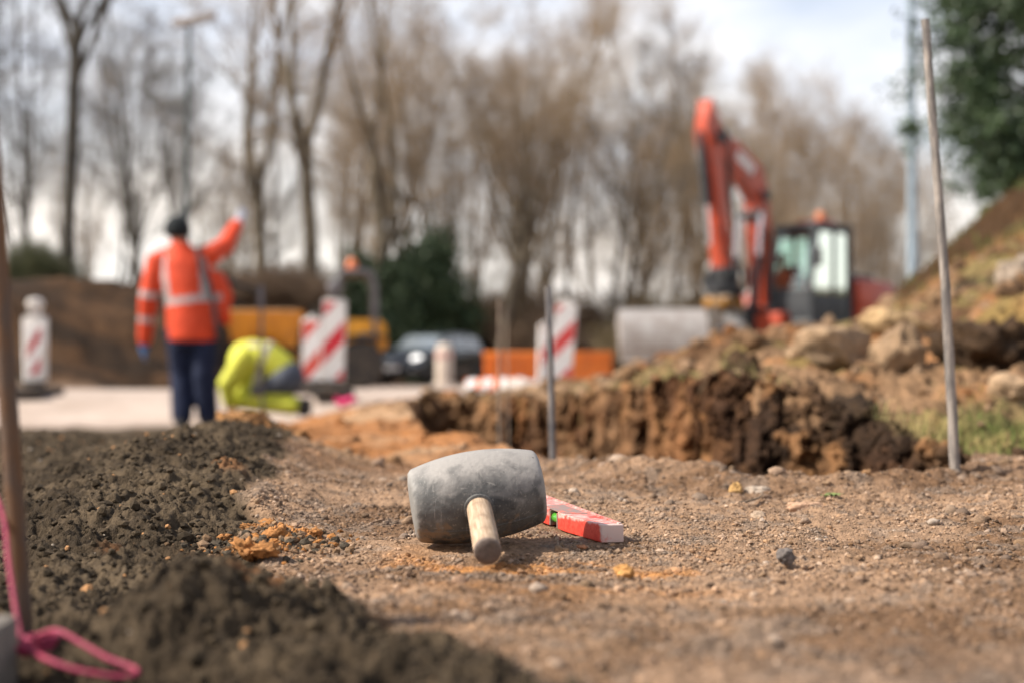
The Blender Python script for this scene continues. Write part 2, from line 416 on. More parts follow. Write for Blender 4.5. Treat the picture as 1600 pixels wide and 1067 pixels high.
# kinds of soil
db = np.array([(.42, 1300), (.7, 1100), (.8, 850), (.93, 660), (1.05, 545), (1.2, 470), (1.35, 400), (1.5, 385), (1.9, 425), (2.5, 450), (3.4, 455), (4.4, 350), (5.6, 260), (7, 330), (12, 380), (13.1, 380), (13.2, -3000), (600, -3000)])
bnd = np.interp(np.log(YY), np.log(db[:, 0]), db[:, 1]) + (fbm(XX * 9, YY * 9, 4, 3) - .5) * 150 / np.maximum(YY, .7)
dark = sst(28, -28, (PX - bnd) * np.minimum(YY, 1.5) / 1.2)
bank = sst(-.02, .05, (YY - yf)) * sst(640, 680, PX) * (YY < 40) + sst(1490, 1530, PX) * sst(2.15, 2.5, YY + wob * .4)
bank = np.clip(bank, 0, 1) * sst(1, .9, (YY - 2) / 38)

# mound close to the camera and the smaller heaps beside it
def bump(x, y, sx, sy, h): return h * np.exp(-.5 * ((XX - x) / sx) ** 2 - .5 * ((YY - y) / sy) ** 2)
HM = bump(-.218, .985, .028, .06, .026) + bump(-.205, .98, .058, .08, .024) + bump(-.27, .93, .10, .09, .006) + bump(-.05, .88, .12, .05, .004)
HM += bump(-.30, .80, .10, .06, -.022)
HM += bump(-.32, 1.9, .10, .16, .016) + bump(-.42, 2.5, .10, .25, .02) + bump(-.60, 2.0, .12, .2, .012)
HM += bump(-.47, 2.15, .11, .50, .046) + bump(-.64, 2.75, .15, .4, .028) + bump(-.36, 1.72, .06, .2, .016)
HM += bump(-.62, 3.35, .07, .06, .04) + bump(-.57, 2.97, .05, .06, .028) - bump(-.475, 2.88, .035, .05, .05)   # orange clump with a hollow
lip = .012 * np.exp(-.5 * ((YY - yn + .05) / .06) ** 2) * sst(900, 980, PX) * (1 - sst(1460, 1500, PX))
near = np.clip(2.6 / YY, 0, 1)
rs = np.minimum(1, 4 / YY)
dm = domes(XX * 38, YY * 38, 5); dm2 = domes(XX * 85, YY * 85, 9); dm3 = domes(XX * 17, YY * 17, 21, .25, .7)
rdg = np.abs(fbm(XX * 34, YY * 34, 4, 6, .6) - .5) * 2
dsoil = (dm * .0020 + dm2 * .0012 - rdg * .016 + (fbm(XX * 70, YY * 70, 4, 7, .68) - .5) * .019 * near + (fbm(XX * 12, YY * 12, 5, 1, .6) - .5) * .034 + (fbm(XX * 3, YY * 3, 3, 2) - .5) * .03 - .004)
quiet = 1 - np.exp(-.5 * ((XX + .0) / .17) ** 4) * np.exp(-.5 * ((YY - 1.48) / .22) ** 4)
tsoil = ((fbm(XX * 6, YY * 6, 3, 11) - .5) * .016 * (.25 + .75 * quiet) + (fbm(XX * 45, YY * 45, 4, 12) - .5) * .0060 * (.4 + .6 * quiet) + dm2 * .0012 + domes(XX * 140, YY * 140, 14) * .0014 + (fbm(XX * 160, YY * 160, 3, 16, .7) - .5) * .0042 * near)
rough_lip = np.exp(-.5 * ((YY - yn + .12) / .2) ** 2) * sst(840, 900, PX)
sandy = sst(2.3, 3.2, YY) * sst(11, 9, YY)
tsoil += sandy * ((fbm(XX * 2.6, YY * 2.6, 5, 17, .6) - .5) * .08 + domes(XX * 7, YY * 7, 18) * .010 + (fbm(XX * 14, YY * 14, 4, 19, .6) - .5) * .03)
tsoil += (fbm(XX * 16, YY * 16, 4, 20, .6) - .5) * .014 * quiet
tsoil += rough_lip * (dm * .008 + (fbm(XX * 18, YY * 18, 4, 15) - .5) * .03)
bsoil = ((fbm(XX * 2.3, YY * 2.3, 6, 31, .62) - .5) * .22 * np.clip(YY / 4, .35, 1.2) + domes(XX * 5, YY * 5, 33) * .02 + domes(XX * 13, YY * 13, 34) * .008 + (fbm(XX * 9, YY * 9, 6, 35, .68) - .5) * .10 - .015) * (.35 + .65 * sst(850, 1100, PX))
Z = Z0 + HM * (YY < 6) + lip
fine = np.where(YY < 13, 1, np.clip((20 - YY) / 7, 0, 1))
grnd = (1 - bank)
Z = Z + fine * (dark * dsoil + (1 - dark) * grnd * tsoil * np.clip(1.6 - YY / 14, 0, 1) + bank * bsoil * sst(0, .5, YY - yf + .1 + (PX > 1500) * .2))
wall = (fbm(XX * 9 + 3, YY * 7, 5, 50, .65) - .5)
floor_z = -.30 - .02 * YY
Z = Z * (1 - D) + D * floor_z + 0 * wall
Y2, X2 = YY, XX
# leaf covered bank behind the road
toe = np.interp(PX, [-2000, 0, 300, 480, 620, 900, 1300, 1700, 3000], [21.5, 22.5, 26, 34, 47, 52, 50, 48, 48])
ramp = sst(0, 1, (YY - toe) / (.36 * toe)) * (1 - sst(1.6, 3.2, YY / toe))
emb = sst(0, 1, (YY - toe) / 1.0) * (YY < 220)
Z = Z + ramp * np.interp(PX, [0, 300, 480, 900, 3000], [2.35, 2.35, 2.4, 2.4, 2.4]) + emb * (fbm(XX * .5, YY * .5, 4, 60) - .5) * .7

# room for the road slab and the dug out strip in front of it
ry0 = 13.2 + np.maximum(XX - 1.2, 0) * .75
rb_ = np.where(XX < -5, 23.5, 23.5 + (XX + 5) * 2.4)
Z = np.where((YY > ry0 - .3) & (YY < np.minimum(rb_, toe)) & (XX < 9), np.minimum(Z, np.clip(-.235 + (YY - ry0) * .276, -.235, 0) - .05), Z)
dug = sst(6.5, 7.5, YY) * (YY < ry0) * sst(-1.0, -1.5, XX)
Z = Z * (1 - dug) + np.minimum(Z, -.27 + (fbm(XX * 3, YY * 3, 4, 61) - .5) * .05) * dug
# colours of the soils, with one darkened corner painted in
def c(r, g, b): return np.array([r, g, b], float)
def mixc(A, B, t): return A * (1 - t[..., None]) + B * t[..., None]
n1 = fbm(XX * 7, YY * 7, 4, 70); n2 = fbm(XX * 30, YY * 30, 4, 71); n3 = fbm(XX * 2.2, YY * 2.2, 4, 72); n4 = fbm(XX * 1.1, YY * 1.1, 5, 73, .6)
CC = mixc(c(.180, .104, .058), c(.315, .20, .124), sst(.35, .65, n1))
CC = mixc(CC, np.broadcast_to(c(.22, .165, .125), CC.shape), sst(.55, .7, n2) * .6)
far_or = sst(2.0, 3.2, YY) * sst(11, 8, YY)
CC = mixc(CC, mixc(c(.36, .15, .05), c(.42, .26, .145), sst(.4, .62, n3)), far_or * sst(1000, 700, PX) * .85)
orp = sst(.52, .64, fbm(XX * 9, YY * 14, 4, 75, .6)) * np.exp(-.5 * ((YY - 1.27) / .10) ** 2) * sst(560, 640, PX) * sst(1250, 1000, PX)
CC = mixc(CC, np.broadcast_to(c(.46, .21, .07), CC.shape), orp * .9)
CC = mixc(CC, np.broadcast_to(c(.20, .155, .125), CC.shape), sst(.98, .72, YY) * sst(800, 1500, PX) * .5)  # near right greyed: corner shade put into the soil colour
dk = mixc(c(.040, .028, .017), c(.098, .070, .043), sst(.35, .68, n1 * .5 + n2 * .5))
dk = mixc(dk, np.broadcast_to(c(.30, .13, .05), dk.shape), sst(.74, .82, fbm(XX * 5, YY * 5, 3, 78)) * .6)
CC = mixc(CC, dk, dark)
oc = (np.exp(-(((XX + .60) / .11) ** 2 + ((YY - 3.2) / .22) ** 2)) + np.exp(-(((XX + .50) / .08) ** 2 + ((YY - 2.95) / .16) ** 2)) + .9 * np.exp(-(((XX + .255) / .05) ** 2 + ((YY - 1.45) / .06) ** 2))) * sst(.38, .55, fbm(XX * 14, YY * 14, 3, 79))
CC = mixc(CC, np.broadcast_to(c(.40, .19, .07), CC.shape), np.clip(oc * 1.2, 0, 1))
bk = mixc(c(.125, .066, .033), c(.275, .165, .09), sst(.38, .62, n4))
bk = mixc(bk, np.broadcast_to(c(.085, .055, .035), bk.shape), sst(.56, .68, fbm(XX * 3, YY * 3, 4, 81)))
bk = mixc(bk, np.broadcast_to(c(.36, .17, .07), bk.shape), sst(.58, .7, fbm(XX * 2.6 + 9, YY * 2.6, 3, 82)) * .8)
bk = mixc(bk, np.broadcast_to(c(.20, .19, .055), bk.shape), sst(.54, .64, fbm(XX * 3.3, YY * 3.3, 4, 83)) * sst(0.5, 1.0, YY - yf + .9) * .5)
hill = sst(1360, 1440, PX) * sst(6.0, 7.2, YY)
bk = mixc(bk, mixc(c(.062, .033, .015), c(.055, .06, .018), sst(.42, .58, fbm(XX * .9, YY * .9, 4, 84))), hill)
gp = sst(1440, 1540, PX) * np.exp(-.5 * ((YY - 2.95) / .3) ** 2) * sst(.4, .5, n1)
bk = mixc(bk, np.broadcast_to(c(.10, .115, .035), bk.shape), gp * .7)
CC = mixc(CC, bk, bank)
wl = mixc(c(.070, .032, .016), c(.21, .098, .042), sst(.36, .64, fbm(XX * 6, Z * 5 + YY, 5, 85, .6)))
wl = mixc(wl, mixc(wl, np.broadcast_to(c(.26, .145, .075), wl.shape), sst(1150, 850, PX)), sst(.2, .6, n3))
wl = mixc(wl, np.broadcast_to(c(.050, .032, .020), wl.shape), sst(1080, 1260, PX) * sst(.9, .3, D + (fbm(XX * 7, Z * 7, 3, 86) - .5) * .6) * .8)
CC = mixc(CC, wl, sst(.04, .25, D) * sst(0, .1, YY - yn - .06))
lf = mixc(c(.026, .015, .008), c(.075, .038, .017), sst(.38, .62, fbm(XX * .8, YY * 1.6, 5, 90, .65)))
lf = mixc(lf, np.broadcast_to(c(.05, .05, .018), lf.shape), sst(.6, .7, fbm(XX * .3, YY * .3, 3, 91)) * .5)
CC = mixc(CC, lf, emb)
mid = sst(13, 15, YY) * (1 - emb) * (1 - bank)
CC = mixc(CC, np.broadcast_to(c(.26, .19, .14), CC.shape), mid * .8)

VV = np.stack([X2, Y2, Z], -1).reshape(-1, 3); CV = CC.reshape(-1, 3)
jj, ii = np.meshgrid(np.arange(NY - 1), np.arange(NU - 1), indexing='ij')
Q = np.stack([jj * NU + ii, jj * NU + ii + 1, (jj + 1) * NU + ii + 1, (jj + 1) * NU + ii], -1).reshape(-1, 4)
def fm(A): return A[:-1, :-1].ravel()
reg = np.zeros(len(Q), int)
reg[(fm(dark) > .5) & (fm(YY) < 5.3)] = 1
reg[((fm(bank) > .5) | ((fm(D) > .02) & (fm(YY) > (fm(yn) + fm(yf)) / 2))) & (fm(YY) < 40)] = 2
reg[(fm(emb) > .5)] = 3
def region(k, name, m):
    q = Q[reg == k]; ids = np.unique(q); mp = np.zeros(len(VV), np.int64); mp[ids] = np.arange(len(ids))
    return np_mesh(name, VV[ids], mp[q], m, None, True, CV[ids])
CC = CC * (.72 + .56 * fbm(XX * 60, YY * 60, 3, 95))[..., None]; CV = CC.reshape(-1, 3)
tag(region(0, 'ground', M['soil']), 'trodden tan earth with a trench cut through it', 'ground', kind='structure')
tag(region(1, 'soil_heap', M['soil']), 'loose dark grey brown soil heaped along the trodden earth', 'soil', kind='stuff')
tag(region(2, 'earth_bank', M['bank_soil']), 'rough brown earth bank rising behind the trench', 'earth bank', kind='structure')
tag(region(3, 'leafy_bank', M['far_soil']), 'leaf covered bank behind the road', 'bank', kind='structure')
def GZ(x, y):
    x = np.atleast_1d(np.asarray(x, float)); y = np.atleast_1d(np.asarray(y, float))
    return bil(Z, Ur, Yr, x / y, y)
def G1(x, y): return float(GZ(x, y)[0])
def soilc(x, y): return np.stack([bil(CC[..., k], Ur, Yr, x / y, y) for k in range(3)], -1)
def lookup(A, x, y): return bil(A, Ur, Yr, x / y, y)

# road slab: pale surface with a broken front edge
def road():
    m = MB(); fr = []
    xs = np.linspace(-16, 9, 90)
    for x in xs:
        y0 = 13.2 + .05 * math.sin(x * 2.1) + .04 * random.random()
        if x > 1.2: y0 += (x - 1.2) * .75
        fr.append((x, y0))
    n = len(fr); vs = []; fs = []
    def back(x): return 23.5 if x < -5 else 23.5 + (x + 5) * 2.4
    for x, y in fr: vs += [(x, y - .12, -.38), (x, y, -.235), (x, y + .85, 0.0), (x, back(x), 0.006)]
    for i in range(n - 1):
        for k in range(3): fs.append((i * 4 + k, (i + 1) * 4 + k, (i + 1) * 4 + k + 1, i * 4 + k + 1))
    m.add(vs, fs)
    o = m.build('road', mat('pale road surface', (.34, .265, .215), .9, col2=(.44, .355, .30), vscale=1.3, bump=.3, bscale=40), None, 30)
    tag(o, 'pale dusty road surface with a cut front edge', 'road', kind='structure')
road()

# ------------------------------------------------------------------ loose stones, clods, grass
def ico(sub, seed, amp=.28, cuts=4):
    bm = bmesh.new(); bmesh.ops.create_icosphere(bm, subdivisions=sub, radius=1)
    V = np.array([v.co for v in bm.verts]); F = np.array([[v.index for v in f.verts] for f in bm.faces]); bm.free()
    g = np.random.default_rng(seed)
    V = V * (1 + (fbm3(V * 1.15 + seed * 3.1, 4, seed, .62) - .5)[:, None] * (1.0 + amp * 2))
    V = V * g.uniform(.68, 1.25, 3)
    for k in range(cuts):                      # a few broken flat sides
        d = g.normal(size=3); d /= np.linalg.norm(d); h = g.uniform(.5, .8); q = V @ d; V = V - np.maximum(q - h, 0)[:, None] * d * .85
    return V, F
ICO = {1: [ico(1, k) for k in range(10)], 2: [ico(2, 40 + k) for k in range(10)]}
def rotm(n):
    q = RNG.normal(size=(n, 4)); q /= np.linalg.norm(q, axis=1)[:, None]
    w, x, y, z = q.T
    return np.stack([np.stack([1 - 2 * (y * y + z * z), 2 * (x * y - z * w), 2 * (x * z + y * w)], -1), np.stack([2 * (x * y + z * w), 1 - 2 * (x * x + z * z), 2 * (y * z - x * w)], -1), np.stack([2 * (x * z - y * w), 2 * (y * z + x * w), 1 - 2 * (x * x + y * y)], -1)], 1)
def scatter(name, x, y, size, cols, sub, m, sink=.3, flat=.75, smooth=False, z=None):
    n = len(x); z = GZ(x, y) if z is None else z; Vs = []; Fs = []; Cs = []; b = 0
    which = RNG.integers(0, len(ICO[sub]), n)
    for k, (V, F) in enumerate(ICO[sub]):
        s = np.where(which == k)[0]
        if not len(s): continue
        P = np.einsum('nij,vj->nvi', rotm(len(s)), V) * size[s][:, None, None]
        P[..., 2] *= flat
        P += np.stack([x[s], y[s], z[s] + size[s] * flat * (1 - 2 * sink) * .8], -1)[:, None]
        Vs.append(P.reshape(-1, 3)); Cs.append(np.repeat(cols[s], len(V), 0))
        Fs.append((F[None] + (b + np.arange(len(s)) * len(V))[:, None, None]).reshape(-1, 3)); b += len(s) * len(V)
    o = np_mesh(name, np.concatenate(Vs), np.concatenate(Fs), m, None, smooth, np.concatenate(Cs))
    return o
def clear(x, y):
    """keep stones out from under the mallet, the level and the trench"""
    k = ~((np.abs(x + .033) < .078) & (np.abs(y - 1.44) < .05))
    k &= ~((np.abs(x + .028) < .016) & (y > 1.25) & (y < 1.44))
    ex, ey = x - .115, y - 1.466
    e = -.34 * ex + .94 * ey; nn = -.94 * ex - .34 * ey
    k &= ~((e > -.005) & (e < .24) & (nn > -.004) & (nn < .042))
    return k & (lookup(D, x, y) < .03)
def field(n, y0, y1, um=.44):
    y = np.sqrt(RNG.uniform(y0 ** 2, y1 ** 2, n)); return RNG.uniform(-um, um, n) * y, y
PAL = np.array([(.34, .24, .165), (.27, .20, .15), (.42, .33, .26), (.30, .20, .12), (.21, .17, .145), (.46, .40, .34), (.40, .22, .10), (.17, .14, .12), (.52, .45, .38)])
PW = np.array([.25, .18, .16, .12, .1, .06, .05, .05, .03])
x, y = field(170000, .78, 2.75, .40); k = (RNG.random(len(x)) < .35 + .65 * sst(.38, .62, fbm(x * 7, y * 7, 4, 121, .6))) & clear(x, y) & (lookup(dark, x, y) < .55) & (lookup(bank, x, y) < .3); x, y = x[k], y[k]
sz = np.clip(RNG.lognormal(math.log(.00115), .5, len(x)), .0008, .0046)
cl = (PAL[RNG.choice(len(PAL), len(x), p=PW)] * .28 + soilc(x, y) * .78) * RNG.uniform(.5, 1.3, (len(x), 1))
tag(scatter('gravel', x, y, sz, cl, 1, M['grain'], .25), 'fine tan gravel grains strewn over the trodden earth', 'gravel', kind='stuff')
x, y = field(3400, .72, 3.4); k = (RNG.random(len(x)) < .12 + .88 * sst(.45, .62, fbm(x * 5, y * 5, 3, 122))) & clear(x, y) & (lookup(dark, x, y) < .7) & (lookup(bank, x, y) < .3); x, y = x[k], y[k]
sz = np.clip(RNG.lognormal(math.log(.0036), .5, len(x)), .002, .012) * (1 + .35 * lookup(rough_lip, x, y)) * np.where(y < 1.3, .7, 1)
cl = (PAL[RNG.choice(len(PAL), len(x), p=PW)] * .45 + soilc(x, y) * .5) * RNG.uniform(.55, 1.2, (len(x), 1))
tag(scatter('pebbles', x, y, sz, cl, 2, M['grain'], .3, .7, True), 'small mixed pebbles and crumbs of earth on the trodden ground', 'pebbles', kind='stuff')
x, y = field(110000, .74, 4.6); k = (lookup(dark, x, y) > RNG.uniform(.25, .8, len(x))) & (RNG.random(len(x)) < sst(.25, .6, fbm(x * 9, y * 9, 3, 120)) + .2) & (y < 4.7) & clear(x, y); x, y = x[k], y[k]
sz = np.clip(RNG.lognormal(math.log(.0021), .55, len(x)), .0009, .0085)
cl = np.array([(.058, .042, .026)]) * RNG.uniform(.6, 1.55, (len(x), 1)); o_ = RNG.random(len(x)) < .02; cl[o_] = (.38, .2, .09); o_ = RNG.random(len(x)) < .007; cl[o_] = (.28, .23, .18)
xa = RNG.normal(-.245, .035, 900); ya = RNG.normal(1.45, .045, 900); k = lookup(D, xa, ya) < .1; xa, ya = xa[k], ya[k]; x = np.r_[x, xa]; y = np.r_[y, ya]
sz = np.r_[sz, np.clip(RNG.lognormal(math.log(.0025), .5, len(xa)), .001, .006)]; cl = np.r_[cl, np.array([(.075, .06, .043), (.32, .14, .045), (.24, .15, .085), (.20, .13, .08)])[RNG.choice(4, len(xa), p=[.4, .25, .15, .2])] * RNG.uniform(.7, 1.2, (len(xa), 1))]
tag(scatter('dirt_crumbs', x, y, sz, cl, 1, M['grain'], .25, .8, False), 'dark crumbs and small clods lying on the loose soil', 'dirt', kind='stuff')
x, y = field(5000, 2.4, 9.5, .25); k = (lookup(sandy, x, y) > .3) & (lookup(D, x, y) < .05) & (lookup(bank, x, y) < .3) & (lookup(dark, x, y) < .4) & (RNG.random(len(x)) < sst(.42, .6, fbm(x * 3, y * 3, 3, 123)) + .1); x, y = x[k], y[k]
sz = np.clip(RNG.lognormal(math.log(.0065), .6, len(x)), .002, .024); cl = soilc(x, y) * RNG.uniform(.55, 1.3, (len(x), 1))
tag(scatter('sandy_lumps', x, y, sz, cl, 2, M['bank_soil'], .35, .8, True), 'orange and tan lumps of sandy earth behind the mallet', 'lumps', kind='stuff')
x, y = field(9000, 2.3, 9.5, .5); k = (lookup(bank, x, y) > .5) & (lookup(D, x, y) < .05) & (lookup(hill, x, y) < .5); x, y = x[k], y[k]
sz = np.clip(RNG.lognormal(math.log(.0085), .65, len(x)), .003, .036) * np.clip(y / 4, .6, 1.5)
cl = np.array([(.23, .135, .072), (.31, .20, .12), (.085, .05, .028), (.28, .13, .055)])[RNG.choice(4, len(x), p=[.4, .3, .2, .1])] * RNG.uniform(.75, 1.2, (len(x), 1))
tag(scatter('rubble', x, y, sz, cl, 2, M['bank_soil'], .3, .8, True), 'brown lumps of earth and stones over the bank', 'rubble', kind='stuff')

# the cut face of the trench: a sheet that runs from the turf down to the bottom, bulging and broken
def trench_wall():
    nu, nr = 760, 150
    px = np.linspace(632, 1512, nu); u = (px - 800) / FPX
    y0 = np.interp(px, tf[:, 0], tf[:, 1]); y0 = np.convolve(np.pad(y0, 12, mode='edge'), np.ones(25) / 25, 'valid')
    y0 = y0 + (fbm(u * y0 * 2.4, y0 * 2.4, 4, 130, .6) - .5) * .30
    yt = y0 + .09; zt = GZ(u * (y0 + .16), y0 + .16); zt = np.minimum(zt, np.convolve(np.pad(zt, 10, mode='edge'), np.ones(21) / 21, 'valid') + .02)
    t = np.linspace(0, 1, nr)[:, None]
    k = np.clip((t - .12) / .88, 0, 1)
    dep = zt + .30 + .02 * y0
    slope = .12 + .10 * fbm(u * y0 * 3, u * 0 + 2, 3, 131)
    Yw = np.where(t < .12, yt - .09 + .21 * (1 - t / .12), yt - .09 - slope * k ** .8)
    Zw = np.where(t < .12, zt - .025 * (1 - t / .12) + .008, zt - dep * k)
    Xw = u * Yw
    P = np.stack([Xw, Yw, Zw], -1)
    a_ = np.minimum(1, t / .12) * np.ones((1, nu)); mid_ = np.where(t < .12, .4 * a_, 1)
    big = fbm3(P * np.array([4.5, 4.5, 5.5]), 5, 132, .62) - .5
    fin = fbm3(P * 24, 4, 133, .62) - .5
    sc_ = np.clip(y0 / 3, .8, 1.6)
    Yd = Yw - mid_ * (big * .34 + fin * .10 - np.abs(fbm3(P * 9, 4, 134, .6) - .5) * .22 + .03) * sc_
    Zd = Zw + mid_ * (fbm3(P * 9 + 31, 4, 135, .6) - .5) * .09 * (1 - k * .6)
    Xd = Xw + mid_ * (fbm3(P * 9 + 77, 4, 136, .6) - .5) * .09
    V = np.stack([Xd, Yd, Zd], -1).reshape(-1, 3)
    n_a = fbm3(P * 6 + 9, 5, 137, .62); n_b = fbm3(P * 2.2 + 5, 4, 138)
    C_ = mixc(c(.070, .028, .012), c(.25, .112, .045), sst(.36, .64, n_a))
    C_ = mixc(C_, np.broadcast_to(c(.26, .15, .078), C_.shape), sst(1120, 880, px)[None] * sst(.3, .6, n_b) * .8)
    hum = sst(1000, 1240, px)[None] * sst(.52, .16, k + (n_b - .5) * .8)
    C_ = mixc(C_, mixc(c(.028, .018, .011), c(.075, .046, .026), sst(.4, .62, n_a)), hum * .85)
    C_ = mixc(C_, np.broadcast_to(c(.33, .165, .07), C_.shape), sst(.60, .70, fbm3(P * 5 + 40, 4, 139)) * .7)
    C_ = mixc(C_, np.broadcast_to(c(.22, .17, .075), C_.shape), sst(.14, .06, t) * sst(.45, .6, n_b))
    j, i = np.meshgrid(np.arange(nr - 1), np.arange(nu - 1), indexing='ij')
    F = np.stack([j * nu + i, (j + 1) * nu + i, (j + 1) * nu + i + 1, j * nu + i + 1], -1).reshape(-1, 4)
    tag(np_mesh('trench_wall', V, F, M['bank_soil'], None, True, C_.reshape(-1, 3)), 'raw brown cut face of the trench with dark topsoil', 'earth wall', kind='structure')
    ids = np.where((np.broadcast_to(t, (nr, nu)).ravel() > .1))[0]; ids = RNG.choice(ids, 6500, replace=False)
    sz = np.clip(RNG.lognormal(math.log(.0045), .65, len(ids)), .0015, .024)
    cl = C_.reshape(-1, 3)[ids] * RNG.uniform(.5, 1.5, (len(ids), 1))
    tag(scatter('wall_clods', V[ids, 0], V[ids, 1], sz, cl, 2, M['bank_soil'], .5, 1.0, True, V[ids, 2]), 'brown clods and stones sticking out of the trench wall', 'clods', kind='stuff')
trench_wall()
def blades(name, xs, ys, hs, ws, cols, m, lean=.5, seg=2):
    n = len(xs); zs = GZ(xs, ys) - .004
    a = RNG.uniform(0, 2 * math.pi, n); ln = RNG.uniform(.1, 1, n) * lean; b = RNG.uniform(0, 2 * math.pi, n)
    P = np.stack([xs, ys, zs], -1); side = np.stack([np.cos(a), np.sin(a), 0 * a], -1) * ws[:, None]
    d = np.stack([np.cos(b) * ln, np.sin(b) * ln, 0 * a], -1)
    up = np.array([0, 0, 1.0])
    v0 = P - side; v1 = P + side; v2 = P + side * .7 + (d * .35 + up * .6) * hs[:, None]; v3 = P - side * .7 + (d * .35 + up * .6) * hs[:, None]
    v4 = P + side * .12 + (d + up * (1 - .4 * ln[:, None])) * hs[:, None]; v5 = P - side * .12 + (d + up * (1 - .4 * ln[:, None])) * hs[:, None]
    V = np.stack([v0, v1, v2, v3, v4, v5], 1).reshape(-1, 3); q = np.array([[0, 1, 2, 3], [3, 2, 4, 5]])
    F = (q[None] + (np.arange(n) * 6)[:, None, None]).reshape(-1, 4)
    return np_mesh(name, V, F, m, None, True, np.repeat(cols, 6, 0))
GM = soil_mat('grass blades', 30, 60, .001, .8, 1.2)
x, y = field(110000, 2.2, 7.0, .5); p_ = 800 + FPX * x / y
w_ = np.where(p_ > 1440, np.exp(-.5 * ((y - 2.9) / .32) ** 2) * sst(1440, 1520, p_) * (.25 + .75 * sst(.4, .55, fbm(x * 6, y * 6, 3, 101))), 0)
e_ = lookup(YY - yf, x, y)
edge = np.exp(-.5 * ((e_ - .06) / .14) ** 2) * ((p_ > 880) & (p_ < 1500)) * sst(.42, .56, fbm(x * 5, y * 5, 3, 102))
k = (RNG.random(len(x)) < np.clip(w_ * .9 + edge * .8, 0, 1)) & (lookup(bank, x, y) > .3)
x, y, e2 = x[k], y[k], edge[k]
gc = np.where((RNG.random(len(x)) < np.clip(e2 * 1.2, .12, .8))[:, None], np.array([[.36, .29, .13]]), np.array([[.115, .15, .04]])) * RNG.uniform(.6, 1.3, (len(x), 1))
tag(blades('grass', x, y, RNG.uniform(.012, .045, len(x)) * (1 + .8 * e2), np.full(len(x), .0012), gc, GM, .9), 'short green and straw coloured grass along the bank above the trench', 'grass', kind='stuff')
x, y = field(60000, 6.3, 14, .56); k = (lookup(hill, x, y) > .4) & (sst(.42, .56, fbm(x * 1.4, y * 1.4, 3, 103)) > RNG.random(len(x))); x, y = x[k], y[k]
gc = np.where((RNG.random(len(x)) < .45)[:, None], np.array([[.15, .085, .04]]), np.array([[.10, .11, .032]])) * RNG.uniform(.6, 1.3, (len(x), 1))
tag(blades('hill_grass', x, y, RNG.uniform(.03, .10, len(x)), np.full(len(x), .004), gc, GM, .9), 'rough green and brown grass over the hillside', 'grass', kind='stuff')

def rock(name, label, cat, px, py, Y, r, colr, seed, sub=4, rg=.18, flat=.75, group=None, m=None, sink=.35, sq=(1, 1)):
    V, F = ico(sub, seed, rg, 1 if rg < .3 and sub > 3 else 4)
    V = V * (1 + (fbm3(V * 5 + seed, 3, seed + 9, .6) - .5)[:, None] * rg * 1.6)
    V *= r; V[:, 2] *= flat; V[:, 0] *= sq[0]; V[:, 1] *= sq[1]
    p = at(px, py, Y); z = G1(p.x, Y)
    if py is not None and abs(p.z - z) < r * 1.2: z = p.z + r * flat * .1
    cv = np.tile(np.array(colr), (len(V), 1)) * (1 + (fbm3(V / r * 2.5 + seed, 4, seed + 5, .65) - .5) * 1.5)[:, None]
    o = np_mesh(name, V, F, m or M['bank_soil'], None, True, np.clip(cv, 0, 1))
    o.location = (p.x, Y, z + r * flat * (1 - 2 * sink)); o.rotation_euler = (0, 0, seed * 1.3)
    return tag(o, label, cat, group)
RK = (.42, .285, .175); RKD = (.36, .24, .145)
rock('boulder', 'large sandy boulder, widest of those on the bank', 'boulder', 1308, 585, 4.1, .125, RK, 201, group='boulders on the earth bank', flat=.66, sq=(1.0, .8), sink=.22)
rock('boulder', 'round sandy boulder right beside the widest boulder', 'boulder', 1400, 585, 3.9, .095, RKD, 202, group='boulders on the earth bank', flat=.85, sq=(.95, .8), sink=.22)
rock('boulder', 'sunlit yellowish boulder perched above the two sandy boulders', 'boulder', 1393, 528, 4.6, .10, (.46, .31, .165), 203, group='boulders on the earth bank', flat=.62, sink=.2)
rock('boulder', 'pale boulder half sunk in the bank behind the grey stake', 'boulder', 1590, 640, 3.4, .085, RK, 204, group='boulders on the earth bank', flat=.6, sq=(1.2, .8), sink=.3)
rock('boulder', 'grey brown boulder high on the bank below the grassy hill', 'boulder', 1592, 452, 5.0, .075, (.34, .27, .21), 205, group='boulders on the earth bank', flat=.9)
rock('earth_clod', 'dark turf clod overhanging the trench in front of the bank', 'clod', 1150, 612, 3.6, .10, (.075, .045, .025), 206, flat=.7, sink=.5, sq=(1.3, .9), rg=.45)
rock('earth_clod', 'dark earth clod on the trench edge left of the stake', 'clod', 1330, 668, 2.95, .065, (.055, .034, .02), 207, flat=.8, sink=.45, sq=(1.4, .9), rg=.6)
rock('earth_clod', 'big dark lump of earth behind the grey stake', 'clod', 1545, 570, 3.9, .14, (.07, .042, .024), 208, flat=.9, sink=.42, rg=.6)
rock('earth_clod', 'red brown clod on the trench corner beside the stake', 'clod', 1440, 700, 2.6, .035, (.22, .12, .06), 209, flat=.8, rg=.5)
